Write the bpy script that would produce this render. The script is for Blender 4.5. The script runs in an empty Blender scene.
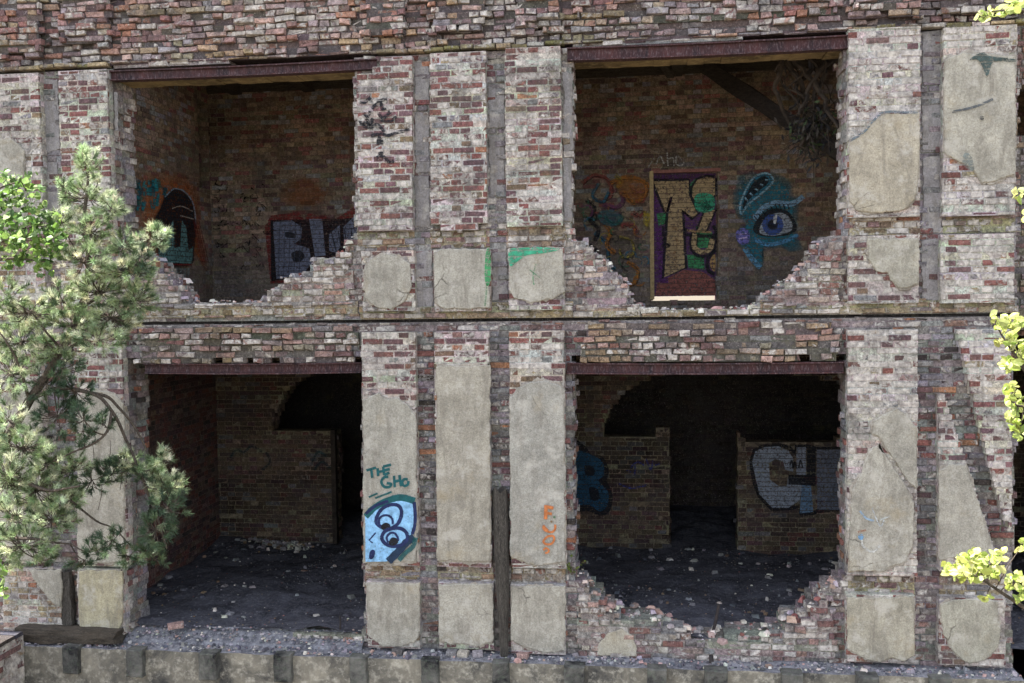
import bpy, math, random
from mathutils import Vector, Matrix, noise
rng = random.Random(7)
C = bpy.context.scene
COL = C.collection

# ------------------------------------------------------------------ camera (fitted to the facade's level and plumb lines)
F = 1000.0
EYE = 4.24                      # eye height above the lower room floor
DIST = 12.2                     # camera to facade
def _n(v):
    l = math.sqrt(sum(a*a for a in v)); return [a/l for a in v]
def _d(a, b): return sum(x*y for x, y in zip(a, b))
AX = _n([7580., -57., -1000.])
AD = [278., 21360., 1000.]
k_ = _d(AX, AD); AD = _n([a-k_*b for a, b in zip(AD, AX)])
AY = [AX[1]*AD[2]-AX[2]*AD[1], AX[2]*AD[0]-AX[0]*AD[2], AX[0]*AD[1]-AX[1]*AD[0]]
def ray(px, py):
    c = [px-512, py-341.5, F]
    return _d(c, AX), _d(c, AY), -_d(c, AD)
def U(px, py, y=0.0):           # measured photo point -> (x, z) on the plane at depth y
    r = ray(px, py); t = (DIST+y)/r[1]
    return r[0]*t, r[2]*t+EYE
def U3(px, py, y=0.0):
    x, z = U(px, py, y); return Vector((x, y, z))
def P(x, y, z):
    v = [AX[i]*x+AY[i]*(y+DIST)-AD[i]*(z-EYE) for i in range(3)]
    return 512+F*v[0]/v[2], 341.5+F*v[1]/v[2]
cam = bpy.data.cameras.new('camera'); co = bpy.data.objects.new('camera', cam); COL.objects.link(co)
cam.sensor_width = 36; cam.lens = 36*F/1024; cam.clip_end = 5000; cam.clip_start = 0.1
def wv(i): return Vector((AX[i], AY[i], -AD[i]))
R = Matrix((wv(0), -wv(1), -wv(2))).transposed()
co.matrix_world = Matrix.Translation((0, -DIST, EYE)) @ R.to_4x4()
C.camera = co

# ------------------------------------------------------------------ light
W = bpy.data.worlds.new('World'); C.world = W; W.use_nodes = True
wn = W.node_tree; bg = wn.nodes['Background']
sky = wn.nodes.new('ShaderNodeTexSky'); sky.sky_type = 'NISHITA'; sky.sun_disc = False
SUN_EL = math.radians(62); SUN_BACK = math.radians(6)
sdir = Vector((-math.cos(SUN_EL)*math.cos(SUN_BACK), math.cos(SUN_EL)*math.sin(SUN_BACK), math.sin(SUN_EL)))
sky.sun_elevation = SUN_EL; sky.sun_rotation = math.atan2(sdir.x, sdir.y)
sky.dust_density = 1.2; sky.air_density = 1.0; sky.ozone_density = 1.0
hs = wn.nodes.new('ShaderNodeHueSaturation'); hs.inputs['Saturation'].default_value = 0.42
wn.links.new(sky.outputs[0], hs.inputs['Color']); wn.links.new(hs.outputs[0], bg.inputs[0])
bg.inputs[1].default_value = 0.12
sl = bpy.data.lights.new('sun', 'SUN'); so = bpy.data.objects.new('sun', sl); COL.objects.link(so)
sl.energy = 5.0; sl.angle = math.radians(0.5); sl.color = (1.0, 0.96, 0.89)
so.rotation_euler = sdir.to_track_quat('Z', 'Y').to_euler(); so.location = (-20, 3, 30)
C.view_settings.view_transform = 'Standard'; C.view_settings.look = 'None'
C.view_settings.exposure = 2.15; C.view_settings.gamma = 1.0

# ------------------------------------------------------------------ mesh collector
class MB:
    def __init__(s): s.v = []; s.f = []; s.c = []; s.mi = []; s.cur = (0.5, 0.5, 0.5, 0.0)
    def vert(s, p, col=None):
        s.v.append((p[0], p[1], p[2])); s.c.append(col or s.cur); return len(s.v)-1
    def face(s, idx, m=0): s.f.append(tuple(idx)); s.mi.append(m)
    def box(s, p0, p1, col=None, jit=0.0, M=None):
        x0, y0, z0 = p0; x1, y1, z1 = p1
        ids = []
        for (x, y, z) in ((x0,y0,z0),(x1,y0,z0),(x1,y1,z0),(x0,y1,z0),(x0,y0,z1),(x1,y0,z1),(x1,y1,z1),(x0,y1,z1)):
            p = (x+rng.uniform(-jit, jit), y+rng.uniform(-jit, jit), z+rng.uniform(-jit, jit))
            if M: p = M(*p)
            ids.append(s.vert(p, col))
        for q in ((0,1,5,4),(1,2,6,5),(2,3,7,6),(3,0,4,7),(4,5,6,7),(3,2,1,0)): s.face([ids[i] for i in q])
    def tube(s, pts, rad, n=6, col=None, cap=True):
        pts = [Vector(p) for p in pts]; rings = []
        for i, p in enumerate(pts):
            d = (pts[min(i+1, len(pts)-1)]-pts[max(i-1, 0)])
            d = d.normalized() if d.length > 1e-9 else Vector((0,0,1))
            a = d.cross(Vector((0.3, 0.9, 0.31))).normalized(); b = d.cross(a)
            r = rad[i] if isinstance(rad, (list, tuple)) else rad
            rings.append([s.vert(p+(a*math.cos(t*2*math.pi/n)+b*math.sin(t*2*math.pi/n))*r, col) for t in range(n)])
        for i in range(len(rings)-1):
            for t in range(n):
                s.face((rings[i][t], rings[i][(t+1) % n], rings[i+1][(t+1) % n], rings[i+1][t]))
        if cap: s.face(rings[0][::-1]); s.face(rings[-1])
    def build(s, name, mat, parent=None, smooth=False):
        me = bpy.data.meshes.new(name); me.from_pydata(s.v, [], s.f)
        a = me.color_attributes.new('col', 'FLOAT_COLOR', 'POINT')
        a.data.foreach_set('color', [q for c in s.c for q in c])
        for m in (mat if isinstance(mat, (list, tuple)) else [mat]): me.materials.append(m)
        if any(s.mi): me.polygons.foreach_set('material_index', s.mi)
        if smooth: me.polygons.foreach_set('use_smooth', [True]*len(s.f))
        me.update()
        o = bpy.data.objects.new(name, me); COL.objects.link(o)
        if parent: o.parent = parent
        return o
def tag(o, label, cat, group=None):
    o['label'] = label; o['category'] = cat
    if group: o['group'] = group
    return o
def struct(o, kind='structure'): o['kind'] = kind; return o
def empty(name, loc, label, cat, group=None):
    o = bpy.data.objects.new(name, None); COL.objects.link(o); o.location = loc
    o.empty_display_size = 0.2
    return tag(o, label, cat, group)
def rebase(o, loc):
    """put a mesh's origin at loc without moving it"""
    o.data.transform(Matrix.Translation(-Vector(loc))); o.location = loc; return o

# ------------------------------------------------------------------ materials
class NT:
    def __init__(s, name):
        s.m = bpy.data.materials.new(name); s.m.use_nodes = True; s.t = s.m.node_tree
        s.b = s.t.nodes['Principled BSDF']; s.b.inputs['Roughness'].default_value = 0.92
        s.b.inputs['Specular IOR Level'].default_value = 0.2
        s.co = s.t.nodes.new('ShaderNodeTexCoord').outputs['Object']
    def n(s, typ, **kw):
        nd = s.t.nodes.new(typ)
        for k, v in kw.items(): setattr(nd, k, v)
        return nd
    def put(s, sock, val):
        if hasattr(val, 'is_linked') or isinstance(val, bpy.types.NodeSocket): s.t.links.new(val, sock)
        else: sock.default_value = val
    def noise(s, scale, detail=6, rough=0.6, dist=0.0, vec=None):
        nd = s.n('ShaderNodeTexNoise'); nd.inputs['Scale'].default_value = scale
        nd.inputs['Detail'].default_value = detail; nd.inputs['Roughness'].default_value = rough
        nd.inputs['Distortion'].default_value = dist
        s.t.links.new(vec or s.co, nd.inputs['Vector']); return nd.outputs['Fac']
    def math(s, op, a, b=0.0, clamp=False):
        nd = s.n('ShaderNodeMath', operation=op, use_clamp=clamp); s.put(nd.inputs[0], a); s.put(nd.inputs[1], b); return nd.outputs[0]
    def mr(s, v, a, b, c=0.0, d=1.0):
        nd = s.n('ShaderNodeMapRange'); nd.clamp = True; s.put(nd.inputs[0], v)
        for i, q in enumerate((a, b, c, d)): s.put(nd.inputs[i+1], q)
        return nd.outputs[0]
    def mix(s, f, a, b, mode='MIX'):
        nd = s.n('ShaderNodeMix', data_type='RGBA', blend_type=mode); s.put(nd.inputs[0], f)
        s.put(nd.inputs[6], a); s.put(nd.inputs[7], b); return nd.outputs[2]
    def gray(s, v):
        nd = s.n('ShaderNodeCombineColor'); [s.t.links.new(v, nd.inputs[i]) for i in range(3)]; return nd.outputs[0]
    def bump(s, h, dist=0.01, strength=1.0, prev=None):
        nd = s.n('ShaderNodeBump'); nd.inputs['Strength'].default_value = strength; nd.inputs['Distance'].default_value = dist
        s.t.links.new(h, nd.inputs['Height'])
        if prev: s.t.links.new(prev, nd.inputs['Normal'])
        return nd.outputs[0]
    def attr(s):
        nd = s.n('ShaderNodeAttribute'); nd.attribute_name = 'col'; return nd.outputs['Color'], nd.outputs['Alpha']
    def stretch(s, sx, sy, sz):
        nd = s.n('ShaderNodeMapping'); nd.inputs['Scale'].default_value = (sx, sy, sz); s.t.links.new(s.co, nd.inputs[0]); return nd.outputs[0]
    def out(s, col, normal=None):
        s.put(s.b.inputs['Base Color'], col)
        if normal: s.t.links.new(normal, s.b.inputs['Normal'])
        return s.m

def c4(r, g, b): return (r, g, b, 1.0)

def mat_brick():
    t = NT('old_brick'); col, al = t.attr()
    v = t.mr(t.noise(24, 9, 0.8), 0.32, 0.68, 0.22, 1.7)
    c = t.mix(1.0, col, t.gray(v), 'MULTIPLY')
    sp = t.noise(70, 4, 0.7)                                     # pits and specks
    c = t.mix(t.mr(sp, 0.57, 0.66, 0, 0.85), c, c4(0.035, 0.03, 0.032))
    c = t.mix(t.mr(t.noise(48, 5, 0.7), 0.60, 0.68, 0, 0.55), c, c4(0.58, 0.54, 0.47))
    th = t.math('SUBTRACT', 0.79, t.math('MULTIPLY', al, 0.55))
    nz = t.noise(11, 9, 0.72, 0.6)
    lim = t.mr(nz, t.math('SUBTRACT', th, 0.03), t.math('ADD', th, 0.05))
    lcol = t.mix(t.mr(t.noise(16, 6, 0.7), 0.35, 0.65), c4(0.80, 0.745, 0.68), c4(0.34, 0.305, 0.285))
    c = t.mix(t.math('MULTIPLY', lim, 0.93), c, lcol)
    soot = t.mr(t.noise(2.2, 9, 0.78, 0.6), 0.48, 0.66, 0, 0.72)
    c = t.mix(soot, c, c4(0.075, 0.066, 0.066))
    stv = t.noise(2.0, 8, 0.75, 0.4, t.stretch(2.6, 2.6, 0.45))
    c = t.mix(t.mr(stv, 0.52, 0.68, 0, 0.55), c, c4(0.085, 0.07, 0.068))
    moss = t.mr(t.noise(2.6, 7, 0.75), 0.57, 0.70, 0, 0.35)
    c = t.mix(moss, c, c4(0.22, 0.20, 0.085))
    h = t.math('ADD', t.noise(35, 8, 0.75), t.math('MULTIPLY', lim, 0.35))
    n1 = t.bump(h, 0.022, 1.0)
    n2 = t.bump(t.noise(150, 4, 0.7), 0.006, 0.8, n1)
    return t.out(c, n2)

def mat_plaster():
    t = NT('weathered_plaster'); col, al = t.attr()
    c = t.mix(1.0, col, t.gray(t.mr(t.noise(3.2, 8, 0.72), 0.3, 0.7, 0.66, 1.22)), 'MULTIPLY')
    c = t.mix(1.0, c, t.gray(t.mr(t.noise(60, 6, 0.8), 0.3, 0.7, 0.55, 1.35)), 'MULTIPLY')
    c = t.mix(t.mr(t.noise(5.5, 7, 0.75, 0.8, t.stretch(1.3, 1.3, 0.3)), 0.48, 0.66, 0, 0.62), c, c4(0.17, 0.15, 0.125))
    c = t.mix(t.mr(t.noise(4.2, 6, 0.7), 0.53, 0.66, 0, 0.6), c, c4(0.52, 0.49, 0.44))
    c = t.mix(t.mr(t.noise(2.3, 6, 0.7), 0.56, 0.70, 0, 0.4), c, c4(0.33, 0.26, 0.15))
    c = t.mix(t.mr(t.noise(85, 3, 0.6), 0.64, 0.70, 0, 0.8), c, c4(0.09, 0.08, 0.07))
    vo = t.n('ShaderNodeTexVoronoi', feature='DISTANCE_TO_EDGE'); vo.inputs['Scale'].default_value = 1.9
    mp = t.n('ShaderNodeMix', data_type='VECTOR'); mp.inputs[0].default_value = 0.16
    nn = t.n('ShaderNodeTexNoise'); nn.inputs['Scale'].default_value = 5; nn.inputs['Detail'].default_value = 6
    t.t.links.new(t.co, nn.inputs['Vector']); t.t.links.new(t.co, mp.inputs[4]); t.t.links.new(nn.outputs['Color'], mp.inputs[5])
    t.t.links.new(mp.outputs[1], vo.inputs['Vector'])
    gate = t.mr(t.noise(1.3, 3), 0.58, 0.64)
    crack = t.math('MULTIPLY', t.mr(vo.outputs['Distance'], 0.0, 0.010, 1, 0), gate)
    c = t.mix(t.math('MULTIPLY', crack, 0.7), c, c4(0.07, 0.06, 0.05))
    h = t.math('SUBTRACT', t.noise(7, 8, 0.7), t.math('MULTIPLY', crack, 0.3))
    n1 = t.bump(h, 0.03, 0.9); n2 = t.bump(t.noise(130, 5, 0.75), 0.006, 0.9, n1)
    return t.out(c, n2)

def mat_simple(name, base, dark, scale, bd=0.01, stretch=None, rough=0.92, fine=None, lo=0.35, hi=0.65):
    t = NT(name); vec = t.stretch(*stretch) if stretch else None
    c = t.mix(t.mr(t.noise(scale, 8, 0.72, 0.3, vec), lo, hi), c4(*dark), c4(*base))
    if fine: c = t.mix(t.mr(t.noise(scale*6, 5, 0.7, 0, vec), 0.5, 0.7, 0, 0.7), c, c4(*fine))
    t.b.inputs['Roughness'].default_value = rough
    n1 = t.bump(t.noise(scale*2.5, 8, 0.75, 0, vec), bd, 1.0)
    n2 = t.bump(t.noise(scale*14, 4, 0.7, 0, vec), bd*0.4, 0.8, n1)
    return t.out(c, n2)

def mat_attr(name, scale=20, lo=0.7, hi=1.25, rough=0.9, bd=0.006, trans=0.0, spec=0.2):
    t = NT(name); col, al = t.attr()
    c = t.mix(1.0, col, t.gray(t.mr(t.noise(scale, 5, 0.7), 0.3, 0.7, lo, hi)), 'MULTIPLY')
    t.b.inputs['Roughness'].default_value = rough; t.b.inputs['Specular IOR Level'].default_value = spec
    n = t.bump(t.noise(scale*2, 6, 0.7), bd, 0.8) if bd else None
    m = t.out(c, n)
    if trans:
        tr = t.n('ShaderNodeBsdfTranslucent'); t.t.links.new(c, tr.inputs[0])
        ms = t.n('ShaderNodeMixShader'); ms.inputs[0].default_value = trans
        t.t.links.new(t.b.outputs[0], ms.inputs[1]); t.t.links.new(tr.outputs[0], ms.inputs[2])
        t.t.links.new(ms.outputs[0], t.t.nodes['Material Output'].inputs[0])
    return m

CH = 0.0775        # brick course
def mat_paint(name, wear, joints):
    """sprayed paint: colour from the mesh, worn through in flecks, not reaching into the bed joints"""
    t = NT(name); col, al = t.attr()
    c = t.mix(1.0, col, t.gray(t.mr(t.noise(14, 6, 0.7), 0.3, 0.7, 0.5, 1.25)), 'MULTIPLY')
    a = t.mr(t.noise(26, 7, 0.75), wear-0.05, wear+0.08)
    a = t.math('MULTIPLY', a, al)
    if joints:
        sx = t.n('ShaderNodeSeparateXYZ'); t.t.links.new(t.co, sx.inputs[0])
        z = t.math('ADD', sx.outputs[2], t.math('MULTIPLY', t.math('SUBTRACT', t.noise(9, 3), 0.5), 0.012))
        fr = t.math('FRACT', t.math('DIVIDE', z, CH))
        j = t.mr(t.math('ABSOLUTE', t.math('SUBTRACT', fr, 0.5)), 0.40, 0.46, 1, 1-joints)
        a = t.math('MULTIPLY', a, j)
    n = t.bump(t.noise(40, 6, 0.7), 0.006, 0.8)
    t.b.inputs['Roughness'].default_value = 0.7
    t.put(t.b.inputs['Alpha'], a)
    return t.out(c, n)

BRICK = mat_brick(); PLASTER = mat_plaster()
STEEL = mat_simple('rusted_steel', (0.075, 0.03, 0.03), (0.02, 0.014, 0.018), 5, 0.006, (1.6, 1, 0.5), 0.75, (0.19, 0.14, 0.15))
CONC = mat_simple('stained_concrete', (0.28, 0.255, 0.205), (0.05, 0.05, 0.05), 2.0, 0.012, None, 0.95, (0.50, 0.47, 0.40))
CEMENT = mat_simple('grey_cement', (0.27, 0.27, 0.30), (0.06, 0.06, 0.072), 4.5, 0.02, None, 0.95, (0.40, 0.39, 0.40))
IRON = mat_simple('dark_iron', (0.045, 0.035, 0.033), (0.018, 0.016, 0.017), 12, 0.003, None, 0.7)
STONE = mat_simple('blackened_stone', (0.17, 0.165, 0.15), (0.010, 0.010, 0.013), 3.5, 0.02, None, 0.9, (0.10, 0.12, 0.09))
TIMBER = mat_simple('charred_timber', (0.085, 0.075, 0.065), (0.016, 0.014, 0.013), 7, 0.02, (6, 6, 0.5), 0.85, (0.27, 0.245, 0.21))
TIMBERH = mat_simple('charred_timber_lengthwise', (0.085, 0.068, 0.052), (0.02, 0.017, 0.015), 7, 0.012, (0.7, 6, 6), 0.85, (0.17, 0.15, 0.12))
CHARRED = mat_simple('burnt_timber', (0.045, 0.037, 0.03), (0.012, 0.01, 0.01), 7, 0.012, (0.7, 6, 6), 0.85, (0.08, 0.06, 0.05))
ROOT = mat_simple('dead_wood', (0.07, 0.055, 0.045), (0.02, 0.016, 0.014), 9, 0.01)
DIRT = mat_simple('grey_rubble_dirt', (0.12, 0.12, 0.145), (0.035, 0.035, 0.045), 3.0, 0.03, None, 0.95, (0.21, 0.20, 0.21))
CEIL = mat_simple('ochre_ceiling', (0.30, 0.22, 0.115), (0.08, 0.06, 0.035), 1.6, 0.01, None, 0.95, (0.36, 0.29, 0.15))
BARK = mat_simple('bark', (0.12, 0.095, 0.075), (0.03, 0.024, 0.02), 18, 0.015, (1, 1, 0.4), 0.95, (0.24, 0.20, 0.17))
SOIL = mat_simple('soil', (0.13, 0.10, 0.075), (0.06, 0.055, 0.035), 0.8, 0.03)
NEEDLE = mat_attr('pine_needles', 6, 0.75, 1.3, 0.55, 0, 0.22, 0.4)
LEAF = mat_attr('leaves', 9, 0.8, 1.2, 0.5, 0, 0.42, 0.4)
CHUNK = mat_attr('rubble', 24, 0.6, 1.3, 0.95, 0.01)
PAINT_IN = mat_paint('spray_paint_on_brick', 0.42, 0.6)
PAINT_OUT = mat_paint('spray_paint_on_plaster', 0.34, 0.0)
PAINT_WORN = mat_paint('worn_spray_paint_on_brick', 0.43, 0.7)

# ------------------------------------------------------------------ masonry
RED=(.235,.10,.088); ORG=(.36,.17,.10); PUR=(.16,.09,.095); PNK=(.42,.275,.245); GRY=(.25,.24,.245)
YEL=(.40,.315,.19); LIM=(.56,.52,.455); DRK=(.055,.043,.042); LIL=(.35,.315,.335); MOS=(.22,.195,.085); BRN=(.22,.155,.105)
def pick(*pairs):
    t = rng.random()*sum(w for _, w in pairs)
    for c, w in pairs:
        t -= w
        if t <= 0: break
    k = rng.uniform(0.75, 1.25)
    return (c[0]*k*rng.uniform(.93, 1.07), c[1]*k*rng.uniform(.93, 1.07), c[2]*k*rng.uniform(.93, 1.07))
def regional(c, x, z, f=.5):
    n = noise.noise((x*.7, z*1.1, 31)); m = noise.noise((x*.9, z*1.4, 57))
    a = (.33,.20,.165) if n > .12 else ((.26,.225,.225) if n > -.15 else (.22,.135,.125))
    k = 1+m*.5
    return tuple(q*(1-f)+w*k*f for q, w in zip(c, a))
def st_top(x, z):
    c, l = st_top0(x, z); return tuple(min(.6, q*1.3) for q in regional(c, x, z, .42)), min(.8, l+.12)
def st_ruin(x, z):
    c, l = st_ruin0(x, z); return regional(c, x, z, .4), l
def st_band(x, z):
    c, l = st_band0(x, z); return regional(c, x, z), l
def st_top0(x, z):
    n = noise.noise((x*0.9, z*2.0, 3))
    if noise.noise((x*0.8, z*5, 9)) > 0.42: return pick((MOS,3),(YEL,2),(GRY,1)), rng.uniform(0.1,.4)
    if n > 0.1: return pick((PNK,3),(PUR,3),(GRY,3),(LIL,2),(ORG,1),(YEL,1)), rng.choice((.15,.3,.45,.6))
    return pick((PNK,3),(RED,2),(PUR,2.5),(GRY,2),(ORG,1.6),(YEL,1.6),(DRK,.6)), rng.choice((0,.15,.3,.45))
def st_grey(x, z): return pick(((.27,.24,.26),4),(GRY,4),(PUR,1),(RED,.5),(DRK,.5)), rng.choice((.15,.3,.45,.5))
def st_low_recess(x, z): return pick((LIL,2),(GRY,3),(PUR,2),(RED,1.2),(ORG,.5),(DRK,.6)), rng.choice((.15,.3,.45,.55))
def st_lime(red):
    def f(x, z):
        row = int(math.floor(z/CH))
        q = red*(1.45 if row % 2 else 0.8)*(1+1.3*noise.noise((x*1.6, z*1.9, 11)))
        if rng.random() < q: return pick((RED,4.5),((.19,.105,.105),3),(PUR,3),(ORG,.5),(BRN,.7),(GRY,.8)), rng.choice((.1,.25,.4,.5,.6))
        return pick((PNK,3),(LIM,2.5),(GRY,2),(YEL,1),(RED,1)), rng.uniform(.55,.92)
    return f
def st_ruin0(x, z): return pick((PNK,3),(LIL,2),(RED,1.6),(ORG,1),(GRY,2),(PUR,1.3),(LIM,1.4)), rng.choice((.2,.4,.55,.7))
def st_band0(x, z):
    if noise.noise((x*1.2, z*4, 5)) > 0.25: return pick((MOS,2),(YEL,2),(PNK,1)), rng.uniform(.1,.5)
    return pick((PNK,3),(PUR,2),(RED,1.5),(YEL,1.5),(GRY,2),(LIM,1)), rng.choice((.1,.3,.5,.65))
def st_warm(x, z): return pick((YEL,3),(ORG,2),(PNK,3),(BRN,2),(LIM,1)), rng.choice((.3,.5,.7))
INB=(.275,.20,.15); IND=(.15,.10,.08)
def st_inner_up(x, z): 
    c = pick((INB,6),(BRN,2),(PUR,1),(RED,1.3),(GRY,2.2),(IND,2.4)); k = 1.1+.75*noise.noise((x*.8, z*.9, 41)); m = max(0, min(1, 1.6-(z-ZF2)*1.1))*.55
    return tuple(q*k*(1-m)+w*m for q, w in zip(c, (.19,.18,.18))), rng.choice((0,.1,.2,.3))
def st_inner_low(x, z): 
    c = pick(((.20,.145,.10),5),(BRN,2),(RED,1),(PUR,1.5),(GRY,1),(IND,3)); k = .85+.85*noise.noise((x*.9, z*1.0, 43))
    return tuple(q*max(.2, k)*.62 for q in c), rng.choice((0,.1,.2))  # palette dimmed: the lower rooms' lack of skylight is put into the colour
def st_rear_shade(x, z): return pick(((.045,.036,.032),4),((.065,.05,.04),2),(DRK,3)), 0.0  # unlit dark of the rear room painted into the brick colours
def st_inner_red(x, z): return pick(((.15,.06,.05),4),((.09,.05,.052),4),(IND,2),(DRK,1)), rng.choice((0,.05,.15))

def face_map(yf): return lambda u, v, w: (u, yf+v, w)
def left_map(xf): return lambda u, v, w: (xf-v, u, w)       # faces +x
def right_map(xf): return lambda u, v, w: (xf+v, u, w)      # faces -x
def cross_x(polys, w):
    xs = []
    for p in polys:
        for i in range(len(p)):
            (x0, z0), (x1, z1) = p[i], p[(i+1) % len(p)]
            if (z0 <= w) != (z1 <= w): xs.append(x0+(w-z0)/(z1-z0)*(x1-x0))
    xs.sort(); return [(xs[i], xs[i+1]) for i in range(0, len(xs)-1, 2)]
def brick(mb, M, u0, u1, w0, w1, v0, v1, col, ch=0.007, j=0.003):
    r = rng.uniform
    dv = (r(-j, j), r(-j, j), r(-j, j), r(-j, j))
    cs = ((u0,w0,1,1),(u1,w0,-1,1),(u1,w1,-1,-1),(u0,w1,1,-1))
    f, m, b = [], [], []
    for i, (u, w, su, sw) in enumerate(cs):
        c1, c2 = ch*r(.5, 1.9), ch*r(.4, 1.6)
        ju, jw = r(-j, j), r(-j, j)
        f.append(mb.vert(M(u+su*c1+ju, v0+dv[i], w+sw*c2+jw), col))
        m.append(mb.vert(M(u+ju, v0+ch*1.3, w+jw), col)); b.append(mb.vert(M(u, v1, w), col))
    mb.face(f)
    for i in range(4):
        k = (i+1) % 4
        mb.face((m[i], m[k], f[k], f[i])); mb.face((b[i], b[k], m[k], m[i]))
def masonry(mb, polys, M, depth, style, joint=0.010, jv=0.004, mortar=(.40,.37,.32), mlime=.35, miss=0.0, gap=None, edge=0.0, flat=0.003, wig=0.0):
    zs = [z for p in polys for _, z in p]
    k0, k1 = math.floor(min(zs)/CH), math.ceil(max(zs)/CH)
    for k in range(k0, k1):
        w0, w1 = max(k*CH, min(zs)), min((k+1)*CH, max(zs)); wc = (w0+w1)/2
        if w1-w0 < .022: continue
        above = cross_x(polys, wc+CH); ph = rng.uniform(-.012, .012)
        for a, b in cross_x(polys, wc):
            if b-a < 0.05: continue
            a += rng.uniform(-edge, edge); b += rng.uniform(-edge, edge)
            mc = tuple(c*rng.uniform(.88, 1.12) for c in mortar)+(mlime,)
            if b-a > 0.03:
                e = min(.012, (b-a)*.2)
                mb.box((a+e, joint+rng.uniform(-.001,.001), w0), (b-e, depth, w1-0.0005), mc, 0.0, M)
            L = 0.262 if k % 2 else 0.137
            s = math.floor((a-0.065*(k % 4))/L)*L+0.065*(k % 4)+ph
            while s < b:
                u0, u1 = max(s, a), min(s+L, b); s += L
                if u1-u0 < 0.035: continue
                if L > .2 and u1-u0 > .2 and rng.random() < .12: pass
                if rng.random() < miss: continue
                col, lm = style((u0+u1)/2, wc)
                g = gap if gap else joint*0.5+0.002
                dv = rng.gauss(0, jv)
                wy = noise.noise((u0*1.7, wc*2.3, k*0.07))*wig
                end = u0 <= a+0.001 or u1 >= b-0.001
                um = (u0+u1)/2
                cov = any(p-0.02 <= um <= q+0.02 for p, q in above)
                kk = (col[0], col[1], col[2], lm)
                zt = rng.uniform(-.003, .003)+wy
                if (end or not cov) and depth > 0.16:
                    vv = 0.0
                    while vv < depth-0.03:
                        v2 = min(vv+rng.uniform(.11, .14), depth)
                        c2, l2 = (kk, lm) if vv == 0 else (lambda q: ((q[0][0], q[0][1], q[0][2], q[1]), q[1]))(style(um, wc))
                        lift = rng.uniform(-.03, .010) if not cov else 0
                        eu = rng.uniform(-.085, .035) if end else 0
                        if u1-u0 < .1: eu = max(eu, -.02)
                        brick(mb, M, u0+g*.6-(eu if u0 <= a+.001 else 0), u1-g*.6+(eu if u1 >= b-.001 else 0), w0+g*.6+zt, w1-g*.4+zt+lift, vv+(dv if vv == 0 else 0.004), v2-0.004 if v2 < depth else depth, c2, .014 if not cov else .009, .012 if not cov else .006)
                        vv = v2
                else:
                    brick(mb, M, u0+g, u1-g, w0+g+zt, w1-g+zt, dv, joint+0.03, kk, .006 if joint > .006 else .003, flat)

def rect(px0, py0, px1, py1, y=0.0):
    x0 = U(px0, (py0+py1)/2, y)[0]; x1 = U(px1, (py0+py1)/2, y)[0]
    z1 = U((px0+px1)/2, py0, y)[1]; z0 = U((px0+px1)/2, py1, y)[1]
    return [(x0, z0), (x1, z0), (x1, z1), (x0, z1)]
def poly(pts, y=0.0): return [U(a, b, y) for a, b in pts]
def rough(p, step=0.04, amp=0.010, seed=0):
    out = []
    for i in range(len(p)):
        (x0, z0), (x1, z1) = p[i], p[(i+1) % len(p)]
        L = math.hypot(x1-x0, z1-z0); n = max(1, int(L/step))
        for q in range(n):
            t = q/n; x, z = x0+(x1-x0)*t, z0+(z1-z0)*t
            d = noise.noise((x*7, z*7, seed))*amp*1.4+noise.noise((x*28, z*28, seed+4))*amp*.9
            e = noise.noise((x*7, z*7, seed+9))*amp*1.4+noise.noise((x*28, z*28, seed+14))*amp*.9
            out.append((x+d, z+e))
    return out
def area(p): return sum(p[i][0]*p[(i+1) % len(p)][1]-p[(i+1) % len(p)][0]*p[i][1] for i in range(len(p)))/2
def slab(mb, p, y0, y1, bev=0.008, col=None):
    """extruded outline with a chipped bevel; y0 front, y1 back"""
    if area(p) < 0: p = p[::-1]
    n = len(p); f, m, b = [], [], []
    for i in range(n):
        a, c, d = p[i-1], p[i], p[(i+1) % n]
        tx, tz = d[0]-a[0], d[1]-a[1]; l = math.hypot(tx, tz) or 1
        nx, nz = -tz/l, tx/l; q = bev*rng.uniform(.4, 1.6)
        f.append(mb.vert((c[0]+nx*q, y0, c[1]+nz*q), col)); m.append(mb.vert((c[0], y0+bev, c[1]), col)); b.append(mb.vert((c[0], y1, c[1]), col))
    mb.face(f)
    for i in range(n):
        k = (i+1) % n
        mb.face((m[i], m[k], f[k], f[i])); mb.face((b[i], b[k], m[k], m[i]))

# ------------------------------------------------------------------ the building
ZP = U(450, 661, -0.36)[1]             # top of the plinth
GROUND = -1.5
bld = empty('ruined_building', (-2, 0, GROUND), 'roofless-looking brick ruin of two storeys with four broken window openings and graffiti', 'building')
bld_inv = Matrix.Translation((2, 0, -GROUND))
_b = MB.build
def build(s, name, mat, parent=None, smooth=False):
    o = _b(s, name, mat, parent, smooth)
    if parent is not None:
        p = parent
        off = Vector((0, 0, 0))
        while p is not None: off += p.location; p = p.parent
        o.data.transform(Matrix.Translation(-off)); o.data.update()
        cs = [v.co for v in o.data.vertices]
    return o
MB.build = build
def shift_mat(): pass
# object coordinates inside parts are offset by the Empty's location only (a constant)
OFFZ = GROUND

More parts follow.
